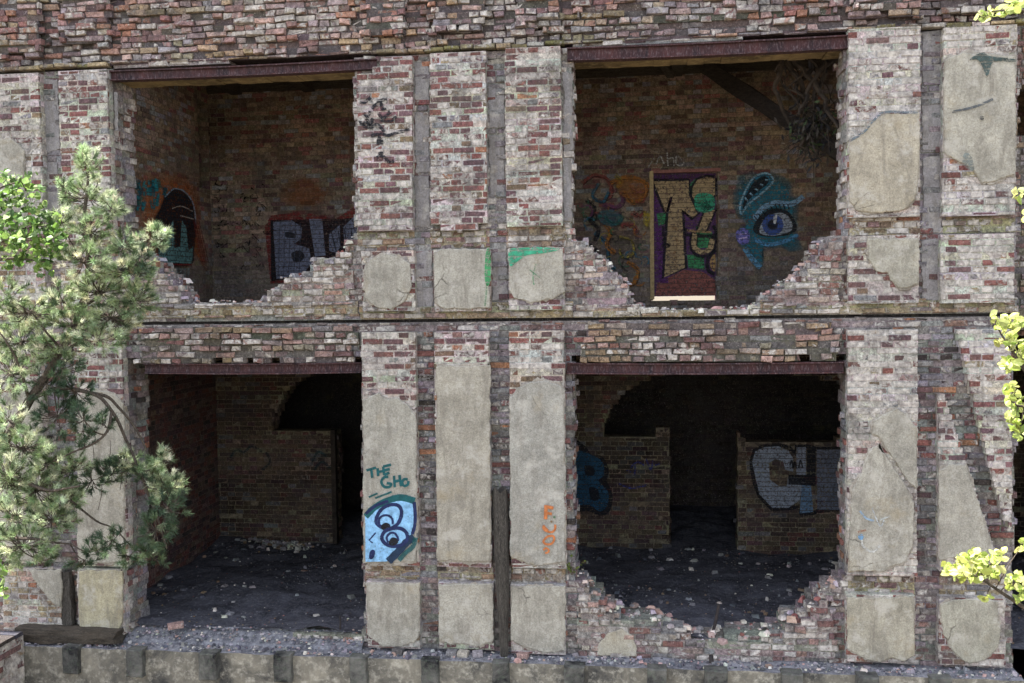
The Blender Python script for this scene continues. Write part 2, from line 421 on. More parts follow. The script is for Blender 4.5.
hole_UL = [(113,60),(353,60),(353,226),(357,232),(352,236),(345,245),(344,253),(336,255),(334,259),(312,260),(309,266),(306,274),(284,276),(282,284),(276,290),(266,292),(264,298),(258,302),(225,303),(188,302),(183,296),(178,286),(166,276),(158,272),(155,265),(146,260),(136,252),(114,240)]
hole_UR = [(574,40),(844,34),(844,222),(840,234),(822,242),(812,250),(810,262),(798,268),(794,280),(780,283),(774,291),(766,296),(762,304),(745,309),(700,311),(655,311),(634,305),(628,300),(626,284),(617,276),(610,270),(604,262),(598,254),(590,250),(586,242),(571,241),(573,225)]
hole_LL = [(126,356),(361,356),(361,480),(363,560),(364,632),(340,636),(250,637),(180,636),(134,634),(128,610)]
hole_LR = [(574,356),(845,356),(845,570),(836,583),(822,590),(815,603),(806,610),(797,616),(786,619),(780,628),(764,634),(700,640),(690,636),(684,630),(664,626),(660,620),(640,618),(622,617),(620,611),(606,608),(600,597),(592,592),(586,584),(574,576)]
ZS = U(512, 320)[1]                    # the open horizontal crack
XL, XR = -8.9, U(1017, 300)[0]
ZTOPB = U(512, 47)[1]                  # underside of the upper brickwork
# right edge is plumb
mb = MB()
def st_wall(x, z):
    px, py = P(x, 0, z)
    if py > 330 and py < 575:
        return st_low_recess(x, z)
    if py >= 575: return st_ruin(x, z)
    if py > 232: return st_ruin(x, z) if not (412 < px < 436 or 488 < px < 510 or 918 < px < 944) else st_grey(x, z)
    return st_grey(x, z) if (414 < px < 431 or 487 < px < 507 or 920 < px < 944 or 40 < px < 62) else st_lime(.35)(x, z)
up_outer = [(XL, ZS+.016), (XR, ZS+.016), (XR, ZTOPB), (XL, ZTOPB)]
lo_outer = [(XL, ZP-.08), (XR, ZP-.08), (XR, ZS-.016), (XL, ZS-.016)]
def jitpoly(h, amp, seed):
    return [(x+noise.noise((x*3, z*3, seed))*amp, z+noise.noise((x*3, z*3, seed+5))*amp) for x, z in h]
UL, UR, LL, LR = poly(hole_UL), poly(hole_UR), poly(hole_LL), poly(hole_LR)
for yf, dp, amp, sd in ((0.0, .25, 0.0, 0), (.26, .24, .09, 3)):
    masonry(mb, [up_outer, jitpoly(UL, amp, sd), jitpoly(UR, amp, sd)], face_map(yf), dp, st_wall, .009, .009, (.33,.30,.29), .4, .02, edge=.02, flat=.006)
    masonry(mb, [lo_outer, jitpoly(LL, amp, sd), jitpoly(LR, amp, sd)], face_map(yf), dp, st_wall, .012, .011, (.27,.25,.24), .3, .03, edge=.02, flat=.008)
masonry(mb, [[(XL-4.5, GROUND), (XL-.002, GROUND), (XL-.002, 9.2), (XL-4.5, 9.2)]], face_map(0.0), .5, st_ruin, .009, .006)  # unseen extension past the left edge, added to keep the sun off the ledge
wall = mb.build('brick_wall', BRICK, bld)

# slab edge seen in the crack
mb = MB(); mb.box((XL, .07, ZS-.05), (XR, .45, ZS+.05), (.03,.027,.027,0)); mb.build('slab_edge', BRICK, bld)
# upper brickwork above the lintels, rougher, standing a little proud
mb = MB()
masonry(mb, [[(XL, ZTOPB+.001), (XR, ZTOPB+.001), (XR+.02, 9.2), (XL, 9.2)]], face_map(-.03), .5, st_top, .03, .026, (.12,.10,.095), .1, .06, gap=.008, flat=.012, wig=.022)
for (a, b, c, d) in ((-12,-40,41,58),(58,-40,110,48),(118,-40,352,44),(362,-40,405,38),(430,-40,487,35),(512,-40,560,33),(575,-40,842,22),(850,-40,922,18),(944,-40,1016,16)):
    w = b == 118 or a in (118, 575)
    p = rect(a, b, c, d, -.1)
    masonry(mb, [jitpoly([(p[0][0], p[0][1]), ((p[0][0]+p[1][0])/2, p[0][1]+.05), p[1], p[2], p[3]], .05, a)], face_map(-.055 if w else -.13), .08, st_top, .03, .024, (.12,.10,.095), .1, .07, gap=.008, edge=.05, flat=.012, wig=.022)
top = mb.build('upper_brickwork', BRICK, bld)
# a mossy tile course under it
mb = MB()
for (a, b) in ((-12, 100), (378, 560), (852, 1014)):
    mb = MB(); x = U(a, 55)[0]; xe = U(b, 45)[0]
    while x < xe:
        L = rng.uniform(.16, .3); z = ZTOPB+rng.uniform(-.012, .012)
        brick(mb, face_map(-.07-rng.uniform(0, .04)), x, x+L-.012, z-.02, z+.028, 0, .14, pick((MOS,3),(YEL,3),(LIM,2),(GRY,2))+(.4,), .008, .006); x += L
    mb.build('tile_course', BRICK, bld)

# string course over the crack, ledges under the tall pilasters, brick bands over the lower lintels
def ledge(name, spans, style=st_warm, yf=-.04, joint=.012, **kw):
    kw.setdefault('flat', .008); kw.setdefault('miss', .06); kw.setdefault('wig', .012)
    mb = MB()
    for s in spans: masonry(mb, [jitpoly(rough(rect(*s), .08, .012), .02, s[0])], face_map(yf), -yf+.03, style, joint, .012, (.40,.34,.22), .45, **kw)
    return mb.build(name, BRICK, bld)
def st_ochre(x, z): return regional(pick((YEL,3),(MOS,1.6),(BRN,2),(PNK,2),(GRY,2),(ORG,.4)), x, z, .35), rng.choice((.3,.5,.7))
ledge('string_course', [(-12,304,360,317),(360,304,575,317),(575,304,640,316),(640,309,760,316),(760,300,1016,312)], st_ochre, -.035, edge=.02)
ledge('ledge', [(357,229,414,247),(430,228,490,247),(505,226,566,246)], st_ochre, -.02)
ledge('ledge', [(848,216,921,236),(942,216,1016,234)], st_ochre, -.02)
ledge('ledge', [(-12,240,112,262)], st_ochre, -.02)
ledge('ledge', [(365,565,420,583),(437,566,494,584),(510,567,566,586)], st_ochre, -.02)
ledge('ledge', [(846,576,916,596),(938,566,1006,598)], st_ochre, -.02)
for s in ([(140,328),(358,326),(358,361),(142,362)], [(583,325),(833,321),(838,359),(580,360)]):
    mb = MB(); masonry(mb, [jitpoly(rough(poly(s), .12, .02), .03, s[0][0])], face_map(-.085), .11, st_band, .028, .026, (.13,.115,.105), .2, .06, gap=.008, edge=.06, flat=.012, wig=.02)
    mb.build('brick_band', BRICK, bld)

# ---------------------------------------------------------------- pilasters and panels with their plaster
def pilaster(name, shape, red, plasters=(), y=-.13, label=None, style=None, mortar=(.60,.56,.50), joint=.004, ml=.5, pcol=(.385,.362,.31), amp=.013):
    mb = MB()
    masonry(mb, [shape if isinstance(shape[0][0], float) and abs(shape[0][0]) < 20 and False else jitpoly(shape, .012, shape[0][0])], face_map(y), -y+.02, style or st_lime(red*1.75), joint, .004, mortar, ml, .012, gap=.0085, edge=.008, flat=.004)
    o = mb.build(name, BRICK, bld)
    if label: o['label'] = label
    for i, q in enumerate(plasters):
        pts, c = (q, pcol) if not isinstance(q, dict) else (q['p'], q['c'])
        mb = MB(); k = rng.uniform(.90, 1.06)
        sx = [v[0] for v in shape]; lo, hi = min(sx)+.012, max(sx)-.012
        pp = poly(pts, y-.025); cxm = sum(v[0] for v in pp)/len(pp); czm = sum(v[1] for v in pp)/len(pp)
        und = [(min(hi, max(lo, v[0])), v[1]) for v in rough([(cxm+(v[0]-cxm)*1.035, czm+(v[1]-czm)*1.02) for v in pp], .022, .030, i+3+shape[0][0])]
        slab(mb, und, y-.012, y+.003, .006, (.36, .325, .28, 0))
        slab(mb, rough(poly(pts, y-.025), .025, amp, i+shape[0][0]), y-.024-rng.uniform(0, .006), y+.004, .009, (c[0]*k, c[1]*k, c[2]*k, 0))
        mb.build('plaster', PLASTER, o)
    return o
PY = -.13
def RP(a, b, c, d): return rect(a, b, c, d, PY)
A0u = pilaster('pilaster', RP(-14,74,42,240), .35, [[(-12,140),(12,139),(24,150),(23,185),(26,238),(-12,238)]])
A1u = pilaster('pilaster', RP(60,70,110,240), .45)
B1u = pilaster('pilaster', poly([(357,230),(413,230),(413,56),(380,57),(379,69),(357,72)], PY), .42)
B2u = pilaster('pilaster', poly([(430,226),(450,228),(458,232),(476,228),(488,222),(486,51),(429,53)], PY), .45)
B3u = pilaster('pilaster', RP(505,47,562,226), .42)
C1u = pilaster('pilaster', RP(848,28,921,217), .13, [[(849,143),(860,137),(870,124),(884,114),(919,113),(920,170),(914,200),(906,209),(880,213),(856,211),(850,200)]], pcol=(.47,.42,.33))
C2u = pilaster('pilaster', RP(942,25,1017,215), .12, [[(944,60),(962,52),(1016,56),(1016,174),(996,181),(981,183),(974,170),(958,160),(944,152)]], pcol=(.46,.43,.36))
pn = []
A0p = pilaster('wall_panel', RP(-14,262,46,311), .3, style=st_warm)
A1p = pilaster('wall_panel', RP(60,262,112,311), .3, style=st_warm)
B1p = pilaster('wall_panel', RP(361,249,415,311), .35, [[(364,268),(372,258),(384,254),(400,257),(410,264),(411,288),(405,301),(390,310),(375,307),(365,297)]])
B2p = pilaster('wall_panel', RP(433,248,491,311), .3, [[(434,254),(440,249),(488,249),(490,308),(470,309),(441,309),(434,299)]])
B3p = pilaster('wall_panel', RP(508,247,565,310), .3, [[(509,249),(563,248),(564,291),(552,299),(530,303),(514,297),(509,290)]])
C1p = pilaster('wall_panel', RP(848,236,920,303), .3, [[(868,239),(919,238),(919,283),(912,287),(900,288),(890,281),(888,273),(876,271),(868,259)]], pcol=(.40,.375,.31))
C2p = pilaster('wall_panel', RP(940,234,1015,303), .2)
A0l = pilaster('pilaster', RP(-14,338,44,562), .3, [[(-12,400),(30,390),(43,398),(43,560),(-12,560)]])
A1l = pilaster('pilaster', RP(76,334,125,566), .45, [[(77,398),(96,388),(116,396),(124,404),(124,540),(122,563),(77,563)]])
B1l = pilaster('pilaster', RP(362,332,418,566), .35, [[(363,400),(371,396),(378,393),(386,398),(398,399),(408,406),(416,415),(417,545),(415,562),(363,563)]], pcol=(.385,.365,.315))
B2l = pilaster('pilaster', RP(435,332,491,567), .4, [[(436,366),(452,366),(470,367),(490,366),(490,561),(470,563),(452,560),(437,561)]], pcol=(.39,.36,.30))
B3l = pilaster('pilaster', RP(509,331,566,568), .55, [[(510,398),(518,388),(528,383),(545,380),(558,385),(565,390),(565,562),(535,565),(520,560),(510,558)]], pcol=(.38,.365,.325))
C1l = pilaster('pilaster', RP(847,330,918,576), .09, [[(849,572),(849,545),(853,490),(862,472),(868,452),(878,445),(890,462),(905,484),(914,503),(913,548),(904,562),(884,571)],[(872,434),(874,421),(884,414),(895,408),(906,414),(917,428),(917,489),(909,482),(892,457),(879,438)]])
C2l = pilaster('pilaster', poly([(938,393),(946,396),(951,410),(986,520),(998,556),(1000,572),(938,572)], PY), .2, [[(939,470),(948,464),(966,465),(986,526),(997,558),(985,562),(960,558),(940,560)]], label='pilaster broken off along a slanting diagonal crack')
C2m = pilaster('pilaster', poly([(956,331),(1012,329),(1013,470),(1013,528),(1005,522),(985,452)], PY), .18, label='wedge of limewashed brick right of the diagonal crack')
A0q = pilaster('wall_panel', RP(2,568,62,630), .3, [[(28,570),(61,570),(61,608),(52,602),(40,588)]], style=st_warm)
A1q = pilaster('wall_panel', RP(77,569,124,634), .3, [[(79,571),(123,571),(122,622),(118,632),(92,633),(79,627)]], pcol=(.41,.37,.26))
B1q = pilaster('wall_panel', RP(366,582,421,648), .3, [[(367,584),(420,583),(419,636),(413,643),(400,646),(382,646),(367,634)]])
B2q = pilaster('wall_panel', RP(438,583,494,649), .3, [[(439,585),(492,584),(493,642),(478,647),(464,643),(450,644),(439,639)]])
B3q = pilaster('wall_panel', RP(510,585,566,654), .3, [[(511,587),(565,586),(565,651),(545,653),(525,647),(511,640)]])
C1q = pilaster('wall_panel', RP(846,595,916,664), .3, [[(847,598),(914,597),(915,656),(903,661),(890,658),(880,663),(871,660),(858,655),(847,650)]], pcol=(.39,.36,.29))
C2q = pilaster('wall_panel', RP(938,598,1006,666), .5, [[(941,606),(952,600),(985,599),(997,603),(1000,628),(998,648),(986,660),(970,664),(955,655),(944,634)]], pcol=(.41,.39,.32))
# plaster scrap left on the broken parapet of the lower right opening
mb = MB(); masonry(mb, [poly([(578,660),(578,592),(586,592),(600,606),(618,619),(640,625),(664,632),(690,645),(764,641),(790,627),(812,612),(832,592),(836,660)], -.05)], face_map(-.06), .075, st_ruin, .014, .014, (.34,.30,.27), .45, .05, edge=.05, flat=.010, wig=.012)
pr = mb.build('broken_parapet', BRICK, bld)
mb = MB(); slab(mb, rough(poly([(597,655),(599,644),(608,634),(622,629),(632,636),(637,648),(636,657)], -.08), .02, .008, 2), -.085, -.05, .008, (.43,.39,.31,0)); mb.build('plaster', PLASTER, pr)
for s in ([(133,258),(150,266),(162,274),(176,288),(186,301),(262,303),(264,296),(278,290),(284,278),(308,276),(314,262),(338,257),(352,244),(353,305),(133,306)], [(582,308),(582,244),(596,252),(606,264),(618,276),(627,286),(628,302),(640,308)], [(764,306),(768,296),(778,290),(796,282),(800,270),(814,262),(826,246),(842,240),(843,304)]):
    mb = MB(); masonry(mb, [poly(s, -.05)], face_map(-.05), .065, st_ruin, .014, .014, (.34,.30,.27), .45, .05, edge=.05, flat=.010, wig=.012); mb.build('broken_parapet', BRICK, bld)

for (a, b, c, d) in ((414.5,62,430,104),(414.5,112,430,172),(415,176,430,228),(488.5,86,505,128),(488.5,136,505,196),(922,32,942,84),(922,96,942,150),(922,158,942,232),(42.5,78,59.5,150),(42.5,160,59.5,236),(415,250,433,309),(492,252,508,300),(921,240,940,300),(563,70,573,150),(563,158,572,222),(114,92,118,130)):
    mb = MB(); k = rng.uniform(.9, 1.08); p = rect(a+.5, b, c-.5, d); hh = p[2][1]-p[0][1]
    t0, t1 = rng.uniform(-.07, .02), rng.uniform(-.07, .02)
    slab(mb, rough([(p[0][0], p[0][1]+t1), p[1], (p[2][0], p[2][1]+t0), p[3]], .03, .013, a+b), -.007, .012, .005, (.31*k, .292*k, .295*k, 0)); mb.build('recess_render', PLASTER, bld)
# ---------------------------------------------------------------- steel lintels (I sections)
def lintel(px0, py0, px1, py1, h):
    x0, zt = U(px0, py0, -.06); x1, zt2 = U(px1, py1, -.06); zt = (zt+zt2)/2; zb = zt-h
    mb = MB()
    prof = [(-.075, zb), (.06, zb), (.06, zb+.016), (-.022, zb+.022), (-.022, zt-.020), (.06, zt-.016), (.06, zt), (-.075, zt), (-.075, zt-.016), (-.035, zt-.022), (-.035, zb+.022), (-.075, zb+.016)]
    n = 24; rings = []
    for i in range(n+1):
        x = x0+(x1-x0)*i/n; dz = 0.012*math.sin(i/n*math.pi)*-1
        rings.append([mb.vert((x, y, z+dz+rng.uniform(-.0015, .0015))) for y, z in prof])
    m = len(prof)
    for i in range(n):
        for j in range(m):
            k = (j+1) % m; mb.face((rings[i][j], rings[i+1][j], rings[i+1][k], rings[i][k]))
    mb.face(rings[0]); mb.face(rings[-1][::-1])
    # second beam behind carries the inner half of the wall
    o = mb.build('lintel_beam', STEEL, bld)
    mb = MB(); nn = 16
    for i in range(nn):
        a_, b_ = x0+.02+(x1-x0-.04)*i/nn, x0+.02+(x1-x0-.04)*(i+1)/nn
        mb.box((a_, .075, zb+rng.uniform(.006, .022)), (b_-.003, .49, zt-.01), None, .003)
    mb.build('lintel_soffit', CEIL, bld); return o
lintel(110, 70.5, 376, 58.5, .128); lintel(567, 49, 850, 33.5, .155); lintel(144, 363.5, 361, 362, .135); lintel(567, 363, 844, 361.5, .135)
# cement bed over lintels
mb = MB()
for (a, b, py) in ((100, 380, 0), (560, 855, 1)):
    pass

# ---------------------------------------------------------------- plinth with its stone stubs
mb = MB()
n = 90; x0, x1 = -8.9, XR; top_f, top_b, bot = [], [], []
for i in range(n+1):
    x = x0+(x1-x0)*i/n; q = noise.noise((x*3, 0, 0))*.02; r_ = noise.noise((x*9, 2, 0))*.012
    top_b.append(mb.vert((x, .02, ZP+.015+q))); top_f.append(mb.vert((x, -.36+r_, ZP+q*.6+r_))); bot.append(mb.vert((x, -.385, GROUND-.2)))
for i in range(n):
    mb.face((top_b[i], top_f[i], top_f[i+1], top_b[i+1]), 1); mb.face((top_f[i], bot[i], bot[i+1], top_f[i+1]))
pl = mb.build('plinth', [CONC, CEMENT], bld)
for px, w in ((68,18),(133,18),(207,19),(281,19),(357,18),(429,18),(500,17),(574,20),(657,19),(716,22),(792,20),(868,20),(942,20)):
    py = 650+(px-140)*.0353
    x, z = U(px, py, -.47); h = w/84.
    mb = MB(); p = [(x-h/2, z-.36), (x+h/2, z-.36), (x+h/2, z-.01), (x-h/2, z-.01)]
    slab(mb, rough(p, .04, .008, px), -.44-rng.uniform(0, .06), -.30, .012)
    mb.build('stone_stub', STONE, bld)

# ---------------------------------------------------------------- rooms
YB = 4.4; ZC = EYE+3.66; ZF2 = U(700, 311, .3)[1]-.02; ZC1 = EYE-.50
XW = U(218, 450, YB)[0]; XM0, XM1 = -2.75, -1.55; XE = 6.2
def pB(pts): return poly(pts, YB)
# back wall, upper storey
mb = MB()
door = pB([(652,171),(717,171),(717,300),(652,300)])
masonry(mb, [[(XW-.3, ZF2-.1), (XE, ZF2-.1), (XE, ZC), (XW-.3, ZC)], door], face_map(YB), .3, st_inner_up, .006, .003, (.24,.20,.14), .1, .012, flat=.003)
ubw = mb.build('room_wall', BRICK, bld); ubw['label'] = 'back wall of the upper rooms, brown brick'
# back wall, lower storey: arched voids and doorways into the dark behind
arcL = [(272,431),(274,420),(281,402),(291,388),(302,379),(318,372),(318,366),(420,366),(420,546),(337,546),(337,431)]
arcR = [(604,437),(605,425),(612,408),(625,392),(645,380),(668,373),(690,371),(760,371),(800,374),(838,382),(858,398),(868,420),(871,440),(744,441),(740,432),(737,432),(737,551),(670,551),(670,428),(656,427),(655,437)]
mb = MB()
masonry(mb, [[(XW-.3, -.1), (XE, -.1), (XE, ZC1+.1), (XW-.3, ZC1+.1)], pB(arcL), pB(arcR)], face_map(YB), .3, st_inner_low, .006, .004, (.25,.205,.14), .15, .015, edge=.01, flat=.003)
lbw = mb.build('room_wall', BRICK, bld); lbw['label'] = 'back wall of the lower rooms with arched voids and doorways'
# left side wall, both storeys, with a dark chase by the corner upstairs
mb = MB()
zch = U(205, 190, 4.2)[1]
masonry(mb, [[(.5, ZF2-.1), (YB, ZF2-.1), (YB, ZC), (.5, ZC)], [(YB-.42, zch), (YB-.06, zch), (YB-.06, ZC-.3), (YB-.42, ZC-.3)]], left_map(XW), .3, st_inner_up, .006, .004, (.24,.20,.14), .3, .01)
ulw = mb.build('room_wall', BRICK, bld); ulw['label'] = 'side wall of the upper left room'
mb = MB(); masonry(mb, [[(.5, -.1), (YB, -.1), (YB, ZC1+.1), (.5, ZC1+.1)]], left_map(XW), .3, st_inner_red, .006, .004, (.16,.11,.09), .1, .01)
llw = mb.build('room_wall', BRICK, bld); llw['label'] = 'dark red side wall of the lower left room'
# walls that close the rooms
mb = MB()
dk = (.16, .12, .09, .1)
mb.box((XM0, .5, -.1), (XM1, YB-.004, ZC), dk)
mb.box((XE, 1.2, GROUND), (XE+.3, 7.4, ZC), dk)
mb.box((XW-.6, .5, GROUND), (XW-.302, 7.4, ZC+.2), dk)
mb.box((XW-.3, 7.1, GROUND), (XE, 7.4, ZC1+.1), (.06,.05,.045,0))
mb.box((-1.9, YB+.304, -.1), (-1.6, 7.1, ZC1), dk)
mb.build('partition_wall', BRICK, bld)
mb = MB(); masonry(mb, [[(-1.5, -.1), (4.5, -.1), (4.5, ZC1), (-1.5, ZC1)]], face_map(7.05), .04, st_rear_shade, .006, .004, (.06,.05,.045), 0)
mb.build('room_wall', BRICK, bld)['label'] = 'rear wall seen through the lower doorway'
# floor slabs and ceilings
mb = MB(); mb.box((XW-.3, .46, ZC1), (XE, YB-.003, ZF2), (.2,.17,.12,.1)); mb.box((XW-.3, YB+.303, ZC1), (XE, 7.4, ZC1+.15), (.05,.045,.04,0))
mb.build('floor_slab', BRICK, bld)['label'] = 'slab between the storeys'
mb = MB()      # roof slab, unseen gap opened along the middle to brighten both rooms
mb.box((XW-.3, .47, ZC), (XE, 1.35, ZC+.2)); mb.box((XW-.3, 2.75, ZC), (XE, YB+.3, ZC+.2)); mb.box((XM0, 1.352, ZC), (XM1, 2.748, ZC+.2))
mb.box((XW-.3, 1.352, ZC), (XW+.8, 2.748, ZC+.2)); mb.box((4.2, 1.352, ZC), (XE, 2.748, ZC+.2))
mb.build('ceiling', CEIL, bld)
mb = MB()
for x in (-6.9, -5.6, -4.3, .55, 3.0): mb.box((x-.09, .5, ZC-.17), (x+.09, YB-.01, ZC-.004), None, .006)
mb.box((XW+.01, YB-.09, ZC-.13), (XM0, YB-.004, ZC-.006), None, .004); mb.box((XM1, YB-.09, ZC-.13), (XE-.01, YB-.004, ZC-.006), None, .004)
mb.build('ceiling_joist', TIMBERH, bld)
# lower floor: uneven dirt
mb = MB(); NX, NY = 110, 60
def floor_h(x, y): return noise.noise((x*.8, y*.8, 0))*.11+noise.noise((x*3, y*3, 4))*.045+noise.noise((x*9, y*9, 6))*.012+max(0, y-3.4)*.05
ids = [[mb.vert((XW-.3+(XE-XW+.3)*i/NX, .06+7.1*j/NY, floor_h(XW-.3+(XE-XW+.3)*i/NX, .06+7.1*j/NY)-.05)) for j in range(NY+1)] for i in range(NX+1)]
for i in range(NX):
    for j in range(NY): mb.face((ids[i][j], ids[i+1][j], ids[i+1][j+1], ids[i][j+1]))
mb.build('room_floor', DIRT, bld)
# sill of the lower left opening
mb = MB(); xs0, xs1 = U(128, 636)[0], U(364, 636)[0]; n = 50; a_, b_, c_ = [], [], []
for i in range(n+1):
    x = xs0+(xs1-xs0)*i/n; q = noise.noise((x*4, 1, 1))*.03
    a_.append(mb.vert((x, .14, -.065))); b_.append(mb.vert((x, -.10+q, -.19+q))); c_.append(mb.vert((x, -.13+q, ZP)))
for i in range(n): mb.face((a_[i], b_[i], b_[i+1], a_[i+1])); mb.face((b_[i], c_[i], c_[i+1], b_[i+1]))
mb.build('sill', CEMENT, bld)
# door post of the lower left room, painted door leaf upstairs with frame
mb = MB(); x0, z0 = U(333, 546, YB-.1); x1, z1 = U(338, 430, YB-.1); mb.box((x0, YB-.12, 0), (x0+.08, YB-.01, z1), (.2,.17,.13,0), .004); mb.build('door_post', ROOT, bld)
mb = MB(); d0, d1 = U(653, 297.4, YB+.1), U(717, 172, YB+.1)
masonry(mb, [[(d0[0]-.03, d0[1]), (d1[0]+.03, d0[1]), (d1[0]+.03, d1[1]+.03), (d0[0]-.03, d1[1]+.03)]], face_map(YB+.1), .12, st_inner_up, .004, .002, (.24,.20,.14), .2)
dr = mb.build('blocked_doorway', BRICK, bld)
mb = MB(); mb.box((d0[0]-.045, YB-.02, d0[1]-.03), (d0[0]+.02, YB+.09, d1[1]+.03), (.42,.32,.17,0), .003)
mb.box((d0[0]-.02, YB-.015, d1[1]), (d1[0]+.05, YB+.08, d1[1]+.05), (.30,.14,.12,0), .003)
mb.build('door_frame', CHUNK, dr)

# set-back wing at the right edge
mb = MB()
masonry(mb, [[(XR-.3, GROUND), (6.6, GROUND), (6.6, 9.2), (XR-.3, 9.2)], poly([(1018.5,84),(1060,84),(1060,134),(1018.5,136)], 1.0), poly([(1011,335),(1060,335),(1060,700),(1011,700)], 1.0)], face_map(1.0), .3, st_top, .012, .01, (.2,.18,.15), .2, .02)
mb.build('side_wing', BRICK, bld)

# ---------------------------------------------------------------- graffiti
LAYER = [0]
def cat(pts, n=6, closed=False):
    if len(pts) < 3: return pts
    out = []; m = len(pts)
    for i in range(m if closed else m-1):
        p0 = pts[i-1] if (i > 0 or closed) else pts[0]; p1 = pts[i]; p2 = pts[(i+1) % m]; p3 = pts[(i+2) % m] if (closed or i+2 < m) else pts[-1]
        for t in range(n):
            t /= n
            out.append(tuple(.5*((2*p1[a])+(-p0[a]+p2[a])*t+(2*p0[a]-5*p1[a]+4*p2[a]-p3[a])*t*t+(-p0[a]+3*p1[a]-3*p2[a]+p3[a])*t**3) for a in (0, 1)))
    if not closed: out.append(pts[-1])
    return out
class Paint:
    """flat paint films on a wall; each film 0.5 mm over the one before"""
    def __init__(s, y, uv=None): s.mb = MB(); s.y = y; s.k = 0; s.uv = uv
    def pt(s, p):
        y = s.y-0.0006*s.k
        if s.uv: return s.uv(p, 0.0006*s.k)
        return U3(p[0], p[1], y)
    def fill(s, pts, col, a=1.0, smooth=True, soft=0.0):
        s.k += 1; q = cat(pts, 5, True) if smooth else pts
        if soft:
            cx, cy = sum(p[0] for p in q)/len(q), sum(p[1] for p in q)/len(q)
            rg = [[s.mb.vert(s.pt((cx+(p[0]-cx)*f, cy+(p[1]-cy)*f)), col+(al,)) for p in q] for f, al in ((1-soft, a), (1, a*.25))]
            s.mb.face(rg[0]); n = len(q)
            for i in range(n): s.mb.face((rg[0][i], rg[1][i], rg[1][(i+1) % n], rg[0][(i+1) % n]))
            return s
        s.mb.face([s.mb.vert(s.pt(p), col+(a,)) for p in q]); return s
    def line(s, pts, w, col, a=1.0, smooth=True, closed=False, taper=False):
        s.k += 1; q = cat(pts, 6, closed) if smooth else list(pts)
        if closed: q = q+[q[0]]
        L, Rr = [], []
        for i, p in enumerate(q):
            d = (q[min(i+1, len(q)-1)][0]-q[max(i-1, 0)][0], q[min(i+1, len(q)-1)][1]-q[max(i-1, 0)][1])
            l = math.hypot(*d) or 1; nx, ny = -d[1]/l, d[0]/l
            ww = w/2*(1-.6*i/(len(q)-1) if taper else 1)*rng.uniform(.92, 1.08)
            L.append(s.mb.vert(s.pt((p[0]+nx*ww, p[1]+ny*ww)), col+(a,))); Rr.append(s.mb.vert(s.pt((p[0]-nx*ww, p[1]-ny*ww)), col+(a,)))
        for i in range(len(q)-1): s.mb.face((L[i], L[i+1], Rr[i+1], Rr[i]))
        return s
    def dot(s, x, y, r, col, a=1.0):
        return s.fill([(x+r*math.cos(t*math.pi/5), y+r*math.sin(t*math.pi/5)) for t in range(10)], col, a, False)
    def build(s, mat, parent, label):
        o = s.mb.build('graffiti', mat, parent); o['label'] = label; return o
BK = (.015,.015,.02); NAVY = (.02,.03,.10); TEAL = (.02,.13,.14); SKYB = (.27,.52,.80); GB = (.17,.19,.27); ORA = (.42,.13,.04); DRED = (.20,.03,.03)
LBL = (.30,.42,.55); GRN = (.05,.24,.10); TAN = (.40,.30,.17); VIO = (.10,.04,.13); BLU = (.04,.08,.27); CYN = (.06,.30,.42); WHT = (.6,.62,.65); DTL = (.015,.10,.11)

# ghost face and lettering on the plaster
g = Paint(PY-.036)
T = lambda pts: [(355+a/5.69, 455+b/5.69) for a, b in pts]
for st in ([(65,88),(120,72)], [(92,80),(98,130)], [(128,75),(132,120)], [(160,66),(166,115)], [(130,97),(165,90)], [(160,66),(205,55)], [(163,88),(198,80)], [(166,114),(196,100)]): g.line(T(st), 2.6, DTL, smooth=False)
for st in ([(190,125),(165,128),(150,152),(165,180),(195,182),(205,165),(180,160)], [(300,140),(280,138),(268,158),(280,176),(300,168),(304,148)]): g.line(T(st), 2.6, DTL)
for st in ([(222,118),(226,184)], [(252,114),(262,178)], [(222,152),(258,144)]): g.line(T(st), 2.6, DTL, smooth=False)
g.line(T([(78,240),(128,218)]), 1.8, DTL, smooth=False).line(T([(115,246),(208,210)]), 2.0, DTL, smooth=False)
g.fill(T([(57,330),(95,300),(160,262),(240,255),(320,268),(338,300),(340,380),(330,440),(290,490),(250,540),(180,606),(60,608)]), SKYB, smooth=False)
g.line(T([(60,350),(110,300),(180,262),(260,242),(340,262)]), 6.5, DTL).line(T([(60,335),(120,288),(190,262)]), 3, NAVY)
g.line(T([(336,268),(342,330),(340,400),(325,450)]), 3.4, NAVY)
g.line(T([(335,465),(290,500),(250,545),(190,606)]), 7.5, (.02,.04,.08)).line(T([(345,470),(330,520),(285,560),(250,600)]), 4.5, DTL, .8)
g.line(T([(175,420),(128,395),(122,360),(150,310),(195,285),(240,285),(262,310),(262,350),(240,395),(195,420)]), 3.6, NAVY, closed=True)
g.line(T([(140,400),(138,365),(160,345),(190,345),(212,365),(214,395)]), 2.2, NAVY)
g.fill(T([(150,400),(175,385),(200,398),(195,425),(170,430),(152,420)]), BK)
g.line(T([(152,470),(170,435),(215,418),(265,420),(296,450),(292,490),(255,515),(205,518),(168,500)]), 3.6, NAVY, closed=True)
g.line(T([(190,500),(180,470),(200,445),(225,445),(243,470),(245,490)]), 2.2, NAVY)
g.fill(T([(192,495),(210,470),(238,475),(244,500),(220,515),(198,512)]), BK)
g.line(T([(118,442),(80,485),(100,500)]), 1.5, NAVY, smooth=False).fill(T([(80,585),(85,550),(102,538),(114,550),(108,580),(92,594)]), NAVY)
g.build(PAINT_OUT, B1l, 'light blue ghost face with big round eyes under the dark green words THE GHO')
